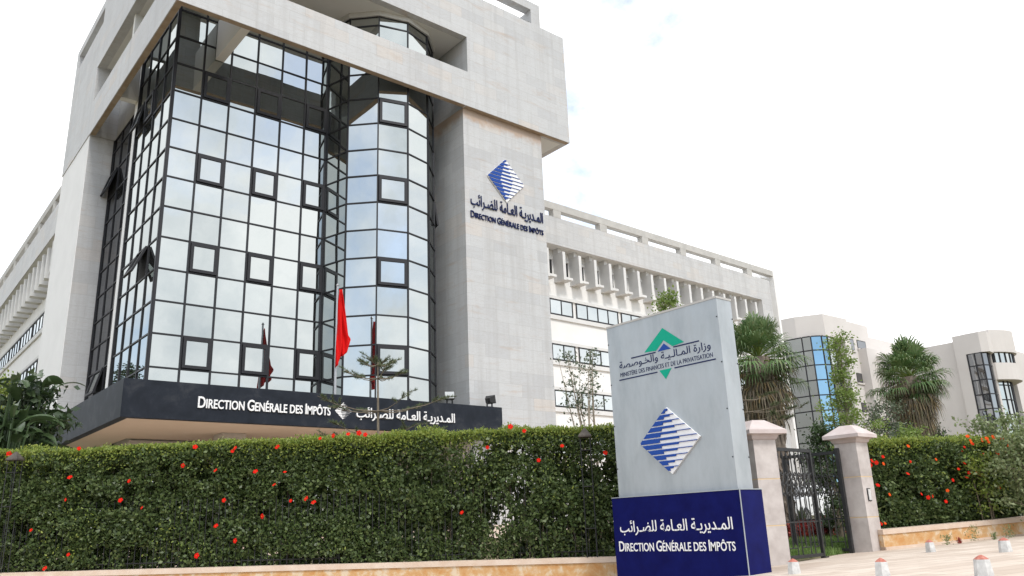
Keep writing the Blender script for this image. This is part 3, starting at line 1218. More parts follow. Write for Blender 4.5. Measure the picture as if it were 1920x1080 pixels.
def pier(name, c, zb, zt, rot, label):
    r = empty(name, (c[0], c[1], zb))
    tag(r, label, "gate pier", "gate piers")
    u = (math.cos(rot), math.sin(rot), 0); v = (-math.sin(rot), math.cos(rot), 0)
    b = MB().frame((c[0], c[1], 0), u, v)
    h = .285
    H = zt - zb
    cuts = [zb, zb + H * .35, zb + H * .70, zt]
    for i in range(3):
        b.box(-h, h, -h, h, cuts[i] + (.012 if i else 0), cuts[i + 1] - (.012 if i < 2 else 0))
    sh = b.build("shaft", M['pier'], r)
    b = MB().frame((c[0], c[1], 0), u, v)
    for i in (1, 2):
        b.box(-h + .006, h - .006, -h + .006, h - .006, cuts[i] - .012, cuts[i] + .012)
    b.build("joint", M['joint'], sh)
    b = MB().frame((c[0], c[1], 0), u, v)
    def sq(a, z):
        return [(-a, -a, z), (a, -a, z), (a, a, z), (-a, a, z)]
    b.rings([sq(h - .01, zt), sq(h + .03, zt + .03), sq(h + .06, zt + .10), sq(h + .11, zt + .12), sq(h + .19, zt + .125), sq(h + .19, zt + .21), sq(.17, zt + .44), sq(.16, zt + .45)])
    b.build("cap", M['pier_cap'], r)
    return r


pier("gate_pier", (15.72, 10.42), -1.15, 1.62, -.38, "pink stone gate pier nearest the totem sign, with pyramid cap")
rp = pier("gate_pier", (19.62, 10.30), -1.05, 1.68, 0.0, "pink stone gate pier at the right of the gate, carrying a small intercom plate")
b = MB()
b.box(19.50, 19.66, 9.995, 10.012, .28, .58)
pl = b.build("intercom_plate", M['black_frame'], rp)
b = MB()
b.box(19.52, 19.64, 9.985, 9.994, .30, .56)
b.build("screen", M['bollard'], pl)


def gate_leaf(name, o, u, W, label):
    r = empty(name, o)
    tag(r, label, "gate", "black iron gate leaves")
    v = (-u[1], u[0], 0)
    H = 2.42
    b = MB().frame(o, (u[0], u[1], 0), v)
    b.box(0, .09, -.045, .045, -.06, H + .06)
    b.box(W - .07, W, -.035, .035, 0, H)
    b.box(.09, W - .07, -.03, .03, H - .075, H)
    b.box(.09, W - .07, -.03, .03, .03, .10)
    b.build("gate_frame", M['iron'], r)
    b = MB().frame(o, (u[0], u[1], 0), v)
    b.box(.09, W - .07, -.015, .015, .78, .81)
    n = 8
    dx = (W - .16) / n
    for i in range(n):
        x = .09 + dx * (i + .5)
        lo = .25 if i % 3 == 1 else .10
        b.bar((x, 0, lo), (x, 0, 1.38), .015)
        b.bar((x, 0, 1.86), (x, 0, H - .075), .015)
        b.tube([(x, 0, H - .26), (x, 0, H - .22), (x, 0, H - .16), (x, 0, H - .1)], [.012, .03, .03, .012], 6)
        if i % 3 != 1:
            b.bar((x, 0, .25), (x + (dx if i % 3 == 0 else -dx), 0, .25), .011)
        # diamond of the ornament band
        for (x0, z0), (x1, z1) in (((x - dx * .5, 1.62), (x, 1.86)), ((x, 1.86), (x + dx * .5, 1.62)), ((x + dx * .5, 1.62), (x, 1.38)), ((x, 1.38), (x - dx * .5, 1.62))):
            b.bar((x0, 0, z0), (x1, 0, z1), .016)
    for i in range(n + 1):
        x = .09 + dx * i
        for zc, rr in ((1.62, .055), (1.40, .035), (1.84, .035)):
            ring = [(x + rr * math.cos(t * math.pi / 5), 0, zc + rr * math.sin(t * math.pi / 5)) for t in range(11)]
            b.tube(ring, .016, 4)
    b.build("bars", M['iron'], r)
    b = MB().frame(o, (u[0], u[1], 0), v)
    b.box(W - .06, W + .1, -.06, .06, -.05, .02)
    b.tube([(W + .03, -.05, -.03), (W + .03, .05, -.03)], .035, 8)
    b.build("drop_shoe", M['iron'], r)
    return r


gate_leaf("gate_leaf", (16.06, 10.28, -.93), (.995, .02), 1.62, "closed black wrought iron gate leaf hung on the pier nearest the sign")
gate_leaf("gate_leaf", (19.20, 10.42, -.90), (.03, .999), 1.62, "black wrought iron gate leaf swung inward from the right pier")

# iron fence in front of the left hedge
fr = empty("iron_fence", (13.34, 12.77, -.70))
tag(fr, "thin black iron fence on the low wall in front of the left hedge", "fence")
P0, P1, P2 = (np.array(WL[i]) for i in (1, 2, 3))
fdir = unit((P1 - P0)[:2]); fn_ = np.array([-fdir[1], fdir[0]])


def wline(s):
    """point on the left wall top, s metres from its bend towards the left"""
    p = P1 + (P0 - P1) * s / np.linalg.norm((P0 - P1)[:2])
    return np.array([p[0] + fn_[0] * .37, p[1] + fn_[1] * .37, p[2]])


b, rl = MB(), MB()
for s in np.arange(.2, 16.6, .155):
    p = wline(s)
    b.bar((p[0], p[1], p[2]), (p[0], p[1], p[2] + 1.55), .009)
b.build("bar_panel", M['iron'], fr)
for z in (.12,):
    rl.bar(wline(0.1) + np.array([0, 0, z]), wline(16.8) + np.array([0, 0, z]), .014)
rl.build("rail", M['iron'], fr)
for s in (.45, 14.35):
    p = wline(s)
    c = p[:2] - fn_ * .27
    b = MB().frame((c[0], c[1], p[2]), (fdir[0], fdir[1], 0), (fn_[0], fn_[1], 0))
    for sx in (-.11, .11):
        for sy in (-.11, .11):
            b.bar((sx, sy, 0), (sx, sy, 2.62), .011)
    for z in (.6, 1.5, 2.3):
        b.box(-.12, .12, -.12, .12, z, z + .015)
    po = b.build("post", M['iron'], fr)
    b = MB().frame((c[0], c[1], p[2]), (fdir[0], fdir[1], 0), (fn_[0], fn_[1], 0))
    def sq2(a, z): return [(-a, -a, z), (a, -a, z), (a, a, z), (-a, a, z)]
    b.rings([sq2(.15, 2.60), sq2(.15, 2.63), sq2(.055, 2.76), sq2(.015, 2.81)])
    b.build("post_cap", M['cap_iron'], po)

# bollards
def bollard_at(p, proto=None, label=None):
    z = float(street_z(p[0], p[1]))
    if proto is None:
        r = empty("bollard", (p[0], p[1], z))
        b = MB()
        def oc(a, h): return [(p[0] + a * math.cos(t * math.pi / 3 + .3), p[1] + a * math.sin(t * math.pi / 3 + .3), z + h) for t in range(6)]
        b.rings([oc(.112, -.03), oc(.105, .05), (oc(.090, .185)), oc(.086, .192)])
        b.build("post", M['bollard'], r)
        b = MB()
        b.rings([oc(.088, .193), oc(.05, .222), oc(.014, .243)])
        b.build("tip", M['bollard_red'], r)
    else:
        r = copy_tree(proto, (p[0], p[1], z))
        r.rotation_euler.z = RND.uniform(0, 1)
    tag(r, label, "bollard", "low white bollards on the pavement")
    return r


b0 = bollard_at((12.73, 8.02), None, "small white red-tipped bollard just before the left gate pier and sign")
for p, lb in (((11.45, 5.84), "white red-tipped bollard at the bottom edge, middle of the front row"),
              ((10.90, 4.30), "white red-tipped bollard rightmost in the front row, at the lower right corner"),
              ((17.50, 7.84), "white red-tipped bollard in the back row nearer the right gate pier"),
              ((16.05, 5.90), "white red-tipped bollard at the far right of the back row"),
              (tuple(at(1132, 1085, 13.3)[:2]), "bollard peeping up at the left foot of the totem sign")):
    bollard_at(p, b0, lb)


# ---------------------------------------------------------------- plants
def hibiscus(name, m):
    """five petal flower about 14 cm wide facing +Z, built at the origin"""
    b = MB()
    for k in range(5):
        a = k * 2 * math.pi / 5
        ca, sa = math.cos(a), math.sin(a)
        pr = [(.0, .0, 0), (.03, .022, .012), (.062, .036, .012), (.078, .012, .004), (.074, -.016, .006), (.058, -.034, .014), (.03, -.022, .012)]
        b.poly([(x * ca - y * sa, x * sa + y * ca, z) for x, y, z in pr])
    b.tube([(0, 0, 0), (.008, 0, .05)], [.005, .003], 5, 1)
    me = bpy.data.meshes.new(name)
    me.from_pydata(b.v, [], b.f)
    me.materials.append(m)
    me.materials.append(M['pollen'])
    me.polygons.foreach_set("material_index", b.m)
    me.update()
    return me


FL_R = hibiscus("flower", M['flower'])
FL_O = hibiscus("flower", M['flower_o'])


def add_flower(parent, p, nrm, me=None, s=1.0):
    o = bpy.data.objects.new("flower", me or FL_R)
    COL.objects.link(o)
    o.parent = parent
    og = ORG[parent.name]
    o.location = (p[0] - og[0], p[1] - og[1], p[2] - og[2])
    d = Vector((nrm[0] + RND.uniform(-.5, .5), nrm[1] + RND.uniform(-.5, .5), nrm[2] + RND.uniform(-.3, .6)))
    o.rotation_euler = d.to_track_quat('Z', 'Y').to_euler()
    s *= RND.uniform(.55, .88)
    o.scale = (s, s, s)


def hedge(name, line, zb, zt, thick, dens, label, holes, gap=.28, topgrow=.22):
    """clipped hedge along a plan polyline; line points carry (x, y, base z, top z)"""
    mid = line[len(line) // 2]
    r = empty(name, (mid[0], mid[1], mid[2]))
    tag(r, label, "hedge")
    fronts, tops, stems, inner = [], [], MB(), []
    norms = []
    for a, e in zip(line[:-1], line[1:]):
        a = np.array(a, float); e = np.array(e, float)
        L = np.linalg.norm((e - a)[:2]); d = (e - a)[:2] / L
        nn = np.array([-d[1], d[0]])
        n = int(L * 2.8 * dens)
        s = NR.uniform(0, 1, n); dep = np.minimum(NR.exponential(.13, n), thick); hh = NR.uniform(0, 1, n) ** .92
        base = a[None, :2] + (e - a)[None, :2] * s[:, None]
        z0 = a[2] + (e[2] - a[2]) * s; z1 = a[3] + (e[3] - a[3]) * s
        z = z0 + (z1 - z0) * hh
        q = np.stack([base[:, 0], base[:, 1], z], 1)
        bulge = .15 * vnoise(q, 5, 1.9, 3) + .09 * vnoise(q, 8, 6.0, 2)
        top_round = .16 * np.clip((hh - .93) / .07, 0, 1) ** 2
        off = gap + dep - bulge + top_round
        P = np.stack([base[:, 0] + nn[0] * off, base[:, 1] + nn[1] * off, z + .05 * vnoise(q, 12, 1.3, 3)], 1)
        ho = vnoise(P, 21, 3.4, 3) + .5 * vnoise(P, 22, 9.0, 2)
        low = np.clip((.12 - hh) / .12, 0, 1)
        keep = (ho + holes * .15 + low * .2 < .85 + NR.uniform(-.25, .25, n)) & (vnoise(P, 61, 5.2, 2) < .34 + NR.uniform(-.2, .25, n) + (dep > .3) * .35)
        if holes > 0:
            cx = np.linalg.norm(P[:, :2] - e[None, :2], axis=1)
            near = np.clip(1 - np.abs(cx - 2.1) / 1.9, 0, 1)
            keep &= (ho + near * .75) < .95 + NR.uniform(-.2, .2, n)
        fronts.append(P[keep])
        # back and inside leaves
        n2 = int(L * 2.8 * dens * .62)
        s = NR.uniform(0, 1, n2); hh = NR.uniform(-.02, 1, n2); off = gap + thick * NR.uniform(.3, 1.0, n2)
        base = a[None, :2] + (e - a)[None, :2] * s[:, None]
        z = (a[2] + (e[2] - a[2]) * s) + ((a[3] - a[2]) + ((e[3] - e[2]) - (a[3] - a[2])) * s) * hh
        P = np.stack([base[:, 0] + nn[0] * off, base[:, 1] + nn[1] * off, z], 1)
        ho = vnoise(P, 31, 2.5, 2)
        if holes > 0:
            cx = np.linalg.norm(P[:, :2] - e[None, :2], axis=1)
            near = np.clip(1 - np.abs(cx - 2.1) / 1.9, 0, 1)
            inner.append(P[ho + near * .8 < .7])
        else:
            inner.append(P)
        # top surface and shoots
        n3 = int(L * thick * dens * .8)
        s = NR.uniform(0, 1, n3); off = gap + thick * NR.uniform(-.02, 1, n3)
        base = a[None, :2] + (e - a)[None, :2] * s[:, None]
        zt_ = a[3] + (e[3] - a[3]) * s
        q = np.stack([base[:, 0], base[:, 1], zt_], 1)
        z = zt_ + .07 * vnoise(q, 12, 1.3, 3) - np.abs(NR.normal(0, .06, n3)) + topgrow * np.clip(vnoise(q, 40, 9.0, 2), 0, 1) * NR.uniform(0, 1, n3)
        tops.append(np.stack([base[:, 0] + nn[0] * off, base[:, 1] + nn[1] * off, z], 1))
        # young growth spilling over the front edge
        n4 = int(L * dens * .42)
        s = NR.uniform(0, 1, n4); off = gap + NR.uniform(-.14, .3, n4)
        base = a[None, :2] + (e - a)[None, :2] * s[:, None]
        zt_ = a[3] + (e[3] - a[3]) * s
        q = np.stack([base[:, 0], base[:, 1], zt_], 1)
        z = zt_ + .07 * vnoise(q, 12, 1.3, 3) + .05 - NR.exponential(.14, n4)
        tops.append(np.stack([base[:, 0] + nn[0] * off, base[:, 1] + nn[1] * off, z], 1))
        # a few young sprigs low on the face
        n5 = int(L * dens * .05)
        s = NR.uniform(0, 1, n5); hh = NR.uniform(.05, .9, n5)
        base = a[None, :2] + (e - a)[None, :2] * s[:, None]
        q = np.stack([base[:, 0], base[:, 1], a[2] + (a[3] - a[2]) * hh], 1)
        k_ = vnoise(q, 77, 2.2, 2) > .35
        off = gap - .10 - .12 * NR.uniform(0, 1, n5)
        tops.append(np.stack([base[:, 0] + nn[0] * off, base[:, 1] + nn[1] * off, q[:, 2]], 1)[k_])
        for k in range(int(L / .22)):
            s = RND.random()
            p = a[:2] + (e - a)[:2] * s + nn * (gap + RND.uniform(.32, thick * .8))
            zb_ = a[2] + (e[2] - a[2]) * s - .5; zt2 = a[3] + (e[3] - a[3]) * s - .25
            pts = [(p[0], p[1], zb_)]
            for j in range(1, 5):
                pts.append((p[0] + RND.uniform(-.18, .18), p[1] + RND.uniform(-.18, .18), zb_ + (zt2 - zb_) * j / 4))
            stems.tube(pts, [.02, .016, .012, .009, .005], 4)
        norms.append(-nn)
    fr_ = np.concatenate(fronts)
    leaves("foliage", np.concatenate([fr_, np.concatenate(inner)]), np.concatenate([NR.uniform(.06, .125, len(fr_)), NR.uniform(.11, .19, sum(len(i) for i in inner))]), M['hedge'], r, (norms[0][0], norms[0][1], .25), .55, .62)
    tp = np.concatenate(tops)
    leaves("young_shoots", tp, NR.uniform(.045, .085, len(tp)), M['hedge_top'], r, (0, 0, 1), .8, .5)
    stems.build("stems", M['bark'], r)
    return r, norms[0]


HL = [(-14.5, 41.0, -.42, 2.55), (3.4, 22.9, -.57, 2.27), (13.34, 12.77, -.70, 2.12), (15.2, 10.75, -.57, 2.0)]
hl, hn = hedge("hibiscus_hedge", HL[1:3], 0, 0, 1.0, 1900, "long dark green hibiscus hedge with red flowers left of the sign", 1)
# the far left run continues out of the picture, the short right run reaches the gate pier
h2, _ = hedge("hibiscus_hedge", [(0.5, 25.85, -.55, 2.3), (3.4, 22.9, -.57, 2.27)], 0, 0, 1.0, 1700, "start of the green hedge at the left edge of the picture", 0)
h3, _ = hedge("hibiscus_hedge", HL[2:4], 0, 0, 1.0, 1800, "short piece of hedge between the totem sign and the left gate pier", 0)


def on_hedge(x, y, line, out=-.13, gap=.28):
    """where the view ray of a photo spot meets a hedge's front"""
    for a, e in zip(line[:-1], line[1:]):
        a = np.array(a, float); e = np.array(e, float)
        d = unit((e - a)[:2]); nn = np.array([-d[1], d[0]])
        v = ray(x, y)
        t = ((a[:2] + nn * (gap + out)) @ nn) / (v[:2] @ nn)
        p = v * t
        s = (p[:2] - a[:2]) @ d
        if s <= np.linalg.norm((e - a)[:2]) + .3:
            return p
    return p


LEFT_FL = [(58, 994), (123, 937), (226, 938), (266, 952), (242, 902), (343, 873), (366, 838), (404, 882), (441, 840), (436, 846), (479, 884), (534, 885), (514, 909),
           (420, 938), (545, 939), (574, 935), (588, 942), (441, 1014), (405, 986), (369, 1042), (128, 1040), (866, 961), (914, 839), (983, 808), (957, 800), (1054, 836),
           (1135, 849), (1010, 863), (600, 822), (625, 817), (653, 814), (673, 812), (685, 815), (17, 851), (148, 841), (131, 895), (84, 1066), (520, 838), (492, 968)]
for (x, y) in LEFT_FL:
    add_flower(hl, on_hedge(x, y, HL[1:3]), (hn[0], hn[1], .2))
add_flower(h3, on_hedge(1414, 903, HL[2:4]), (hn[0], hn[1], .2))

HR = [(19.75, 10.15, -.40, 1.72), (23.64, 8.45, -.26, 1.80), (27.0, 7.0, -.1, 1.95)]
HR = [(p[0], p[1] - .1, p[2], p[3]) for p in HR]
hr, hn2 = hedge("hibiscus_hedge", HR, 0, 0, 1.0, 1800, "sunlit hibiscus hedge with orange-red flowers right of the gate", 0)
for i, (x, y) in enumerate([(370, 203), (200, 275), (115, 332), (125, 303), (203, 322), (155, 315), (368, 390), (385, 308), (558, 293), (733, 235), (750, 320), (780, 383), (835, 385), (862, 397),
                            (765, 415), (672, 433), (635, 503), (535, 542), (505, 550), (460, 527), (245, 530), (165, 467), (625, 577), (885, 515), (985, 483), (980, 262), (805, 188), (185, 728), (215, 725), (710, 358), (882, 260), (750, 210)]):
    add_flower(hr, on_hedge(x / 3.6 + 1600, y / 3.6 + 780, HR), (hn2[0], hn2[1], .2), FL_R if i % 4 else FL_O, .85)


def tree(name, base, height, spread, nlimb, leaf_n, leaf_s, lm, label, cat="tree", trunk_r=.12, bark=None, crown0=.3, tuft=.35, stems=1, upright=.7, group=None, seed=1, profile=None, lean=(0, 0)):
    rr = random.Random(seed)
    r = empty(name, base)
    tag(r, label, cat, group)
    tb, tips = MB(), []
    base = np.array(base, float)
    for sidx in range(stems):
        off = np.array([rr.uniform(-.25, .25), rr.uniform(-.25, .25), 0]) * (stems > 1)
        lx = np.array([rr.uniform(-.12, .12), rr.uniform(-.12, .12), 0]) * (stems > 1) * height + np.array([lean[0], lean[1], 0])
        tp = []
        for j in range(7):
            t = j / 6
            tp.append(base + off + lx * t * t + np.array([math.sin(t * 5 + seed) * .03 * height * t, math.cos(t * 4 + seed) * .03 * height * t, height * .96 * t]))
        tb.tube(tp, [trunk_r * (1 - .88 * j / 6) for j in range(7)], 7)
        for k in range(nlimb // stems):
            t = crown0 + (1 - crown0) * ((k + rr.random()) / (nlimb / stems))
            i = min(5, int(t * 6)); f = t * 6 - i
            p = tp[i] * (1 - f) + tp[i + 1] * f
            az = k * 2.4 + rr.uniform(-.5, .5) + sidx
            pr = profile(t) if profile else math.sin(math.pi * min(1, (t - crown0) / (1 - crown0) * .8 + .18))
            L = spread * (.35 + .75 * rr.random()) * max(.12, pr)
            dirv = np.array([math.cos(az), math.sin(az), upright + rr.uniform(-.3, .3)])
            dirv /= np.linalg.norm(dirv)
            pts = [p]
            for j in range(1, 5):
                pts.append(p + dirv * L * j / 4 + np.array([rr.uniform(-1, 1), rr.uniform(-1, 1), rr.uniform(-.5, .8)]) * L * .06 * j)
            r0 = trunk_r * .45 * (1 - .7 * t)
            tb.tube(pts, [r0 * (1 - .8 * j / 4) for j in range(5)], 5)
            tips += [(pts[2], .6), (pts[3], .9), (pts[4], 1.0)]
            for q in range(3):
                j = rr.choice((2, 3))
                dv2 = unit(dirv + np.array([rr.gauss(0, .6), rr.gauss(0, .6), rr.gauss(.1, .4)]))
                e = pts[j] + dv2 * L * .4
                tb.tube([pts[j], (pts[j] + e) / 2 + np.array([0, 0, .03]), e], [r0 * .4, r0 * .28, r0 * .12], 4)
                tips.append((e, 1.0))
    tb.build("trunk", bark or M['bark'], r)
    C = np.array([t[0] for t in tips]); W = np.array([t[1] for t in tips])
    W = W * np.random.default_rng(seed).uniform(.3, 1.4, len(W))
    idx = NR.choice(len(C), leaf_n, p=W / W.sum())
    P = C[idx] + NR.normal(0, 1, (leaf_n, 3)) * np.array([tuft, tuft, tuft * .75]) * NR.uniform(.3, 1, (leaf_n, 1))
    leaves("crown", P, NR.uniform(.6, 1.3, leaf_n) * leaf_s, lm, r, (0, 0, 1), .35, .6)
    return r


def palm(name, base, hc, rad, label, ngreen, ndead, seed, skirt, trunk_r):
    """fan palm: trunk with a skirt of dead fronds, fans of drooping leaflets"""
    rr = random.Random(seed)
    r = empty(name, base)
    tag(r, label, "palm tree", "fan palms in the grounds")
    base = np.array(base, float)
    top = base + np.array([0, 0, hc])
    b = MB()
    n = 14
    pts = [base + np.array([.03 * math.sin(i), .03 * math.cos(i * 1.3), hc * i / n]) for i in range(n + 1)]
    b.tube(pts, [trunk_r * (1.15 - .25 * i / n) * (1 + .06 * (i % 2)) for i in range(n + 1)], 12)
    for k in range(160):                                   # old leaf bases
        a = rr.uniform(0, 6.28); z = rr.uniform(.05, .97) * hc
        q = base + np.array([math.cos(a), math.sin(a), 0]) * trunk_r * 1.0 + np.array([0, 0, z])
        o = np.array([math.cos(a), math.sin(a), 0])
        b.tube([q, q + o * .10 + np.array([0, 0, -.12]), q + o * .07 + np.array([0, 0, -.42])], [.05, .045, .01], 4)
    b.build("trunk", M['palm_trunk'], r)

    def fan(fb, pb, org, az, el, plen, fr_, droop, ns):
        d = np.array([math.cos(az) * math.cos(el), math.sin(az) * math.cos(el), math.sin(el)])
        side = unit(np.cross(d, [0, 0, 1.0])); up = np.cross(side, d)
        e = org + d * plen + np.array([0, 0, -.1 * plen * droop])
        pb.tube([org, (org + e) / 2 + up * .05 * plen, e], [.03, .022, .015], 4)
        for k in range(ns):
            th = (k / (ns - 1) - .5) * math.radians(235) + rr.uniform(-.04, .04)
            dl = unit(d * math.cos(th) + side * math.sin(th) + up * (.22 * math.cos(th) + rr.uniform(-.06, .06)))
            L = fr_ * (.75 + .25 * math.cos(th)) * rr.uniform(.85, 1.1)
            p1 = e + dl * L * .55
            p2 = e + dl * L * (.85 - .1 * min(1, droop * .4)) + np.array([0, 0, -L * .13 * droop])
            p3 = e + dl * L * (.98 - .16 * min(1, droop * .4)) + np.array([0, 0, -L * .36 * droop])
            wv = unit(np.cross(dl, up)) * L * .045
            fb.poly([e, p1 - wv, p1 + wv])
            fb.poly([p1 + wv, p1 - wv, p2 - wv * .5, p2 + wv * .5])
            fb.poly([p2 + wv * .5, p2 - wv * .5, p3])
    fb, pb, db, dp = MB(), MB(), MB(), MB()
    for k in range(ngreen):                                # living fans, upright to level
        t = (k + .5) / ngreen
        el = math.radians(86 - 108 * t) + rr.uniform(-.2, .2)
        fan(fb, pb, top + np.array([0, 0, .15 - .25 * t]), k * 2.399 + rr.uniform(-.4, .4), el, rad * rr.uniform(.36, .72), rad * rr.uniform(.38, .6), .3 + t * .9 + rr.uniform(0, .7), 22)
    for k in range(ndead // 2):                            # fading fans below them
        t = (k + .5) / (ndead // 2)
        el = math.radians(-5 - 42 * t) + rr.uniform(-.2, .2)
        live = rr.random() < .45 - .3 * t
        fan(fb if live else db, pb if live else dp, top + np.array([0, 0, -.1 - .45 * t]), k * 2.399 + rr.uniform(-.5, .5), el, rad * rr.uniform(.34, .52), rad * rr.uniform(.38, .5), 1.3 + rr.uniform(0, .8), 22)
    for k in range(ndead):                                 # old thatch hanging down the trunk
        t = (k + .5) / ndead
        az = k * 2.399 + rr.uniform(-.5, .5)
        o = np.array([math.cos(az), math.sin(az), 0])
        zz = -.35 - skirt * t
        q0 = top + o * trunk_r * .8 + np.array([0, 0, zz])
        fan(db, dp, q0, az, math.radians(-52 - 22 * t) + rr.uniform(-.15, .15), rad * (.26 - .1 * t), rad * rr.uniform(.34, .46), 2.4, 18)
    fb.build("green_fronds", M['palm'], r)
    pb.build("leaf_stalks", M['tree_lime'], r)
    db.build("dead_fronds", M['palm_dead'], r)
    dp.build("dead_stalks", M['palm_dead'], r)
    return r


def zat(x, y, d):
    return float(at(x, y, d)[2])


def gp(x, y):
    return float(ground_z(x, y))


# fan palms
c = at(1424, 690, 26)
palm("fan_palm", (c[0], c[1], gp(c[0], c[1])), 4.95 - gp(c[0], c[1]), 1.55, "shaggy fan palm rising just behind the totem sign", 66, 44, 3, 1.2, .42)
c = at(1707, 725, 40)
palm("fan_palm", (c[0], c[1], gp(c[0], c[1])), 6.4 - gp(c[0], c[1]), 2.0, "fan palm with a dead frond skirt standing behind the right hedge", 72, 60, 9, 1.6, .55)

# slim trees
c = at(1585, 760, 32)
tree("young_tree", (c[0], c[1], gp(c[0], c[1])), 6.9 - gp(c[0], c[1]), 1.55, 30, 4200, .115, M['tree'], "slim young tree with loose light green leaves between the gate and the far offices", trunk_r=.1, crown0=.3, tuft=.22, seed=5, upright=1.0, profile=lambda t: 1.15 - .85 * t)
c = at(1105, 790, 27)
tree("twiggy_tree", (c[0], c[1], gp(c[0], c[1])), 5.9 - gp(c[0], c[1]), 1.0, 40, 900, .11, M['tree_grey'], "sparse many-stemmed tree with few leaves in front of the right wing", trunk_r=.045, bark=M['bark_pale'], crown0=.45, tuft=.16, stems=8, seed=8, upright=1.3)
c = at(1252, 560, 33)
tree("leafy_tree", (c[0], c[1], gp(c[0], c[1])), 9.1 - gp(c[0], c[1]), 1.25, 24, 2600, .13, M['tree'], "tree whose light green top shows above the totem sign", trunk_r=.11, crown0=.6, tuft=.26, seed=12, upright=1.2, bark=M['bark_pale'])
c = at(1655, 800, 38)
tree("grey_shrub", (c[0], c[1], gp(c[0], c[1])), 5.1 - gp(c[0], c[1]), 1.5, 26, 5200, .12, M['tree_grey'], "grey green bushy tree left of the far fan palm", trunk_r=.1, crown0=.15, tuft=.38, stems=3, seed=22)
c = at(1745, 822, 39)
tree("garden_bush", (c[0], c[1], gp(c[0], c[1])), 3.9 - gp(c[0], c[1]), 1.0, 18, 2600, .12, M['tree_dark'], "dark green bush at the right foot of the far palm", "bush", trunk_r=.07, crown0=.2, tuft=.3, stems=2, seed=25)
c = at(1690, 815, 36)
tree("garden_bush", (c[0], c[1], gp(c[0], c[1])), 3.55 - gp(c[0], c[1]), 1.3, 20, 3200, .12, M['tree'], "mid green bush at the left foot of the far palm", "bush", trunk_r=.07, crown0=.2, tuft=.34, stems=2, seed=27)
c = at(1557, 880, 24)
tree("climbing_shrub", (c[0], c[1], gp(c[0], c[1])), 2.55 - gp(c[0], c[1]), .85, 30, 6500, .085, M['tree_dark'], "dense dark shrub seen through the gate beside the right pier", "bush", trunk_r=.06, crown0=.12, tuft=.26, stems=3, seed=31)
c = at(1520, 840, 30)
# reed like plants behind the right hedge end
c = at(1885, 850, 22)
tree("flowering_shrub", (c[0], c[1], gp(c[0], c[1])), 2.45 - gp(c[0], c[1]), 1.0, 40, 2000, .11, M['tree_pale'], "feathery grey green shrub with orange flowers over the right hedge end", "bush", trunk_r=.035, crown0=.25, tuft=.2, stems=8, seed=41, upright=1.3)
fsh = [o for o in COL.objects if o.name.startswith("flowering_shrub")][0]
for x, y in ((1814, 818), (1841, 825), (1850, 822), (1853, 828), (1879, 823), (1888, 826), (1890, 836), (1820, 828), (1870, 848), (1883, 845), (1862, 820)):
    add_flower(fsh, at(x, y, 20.9), (-.4, -.8, .3), FL_O, 1.1)
c = at(1950, 890, 20)
tree("pale_shrub", (c[0], c[1], gp(c[0], c[1])), 1.9 - gp(c[0], c[1]), 1.0, 36, 5200, .1, M['tree_pale'], "pale olive shrub spilling over the right hedge at the picture edge", "bush", trunk_r=.04, crown0=.1, tuft=.26, stems=6, seed=44)
c = on_hedge(1852, 905, HR)
tree("lime_vine", (c[0] + .0, c[1] + .08, gp(c[0], c[1] + .4) + .3), 1.9, .7, 24, 1500, .09, M['tree_lime'], "yellow green vine growing through the right hedge", "vine", trunk_r=.02, crown0=.1, tuft=.2, stems=4, seed=47)
c = at(8, 700, 29)
tree("lime_bush", (c[0], c[1], gp(c[0], c[1])), 6.0 - gp(c[0], c[1]), 1.2, 20, 2600, .13, M['tree_lime'], "yellow green tree behind the paddle-leaved plants at the left edge", trunk_r=.1, crown0=.5, tuft=.3, seed=52)
# a street tree beyond the left edge that the side glazing mirrors
tree("street_tree", (2.6, 63.0, gp(2.6, 63.0)), 12.5, 2.6, 40, 7000, .2, M['tree_dark'], "leafy tree outside the left edge that the side glass reflects", trunk_r=.16, crown0=.3, tuft=.5, seed=57)


# paddle-leaved plants at the left
def weld(v, f):
    ix, out, mp_ = {}, [], []
    for p in v:
        k = tuple(round(c, 5) for c in p)
        if k not in ix:
            ix[k] = len(out); out.append(p)
        mp_.append(ix[k])
    return out, [[mp_[i] for i in q] for q in f]


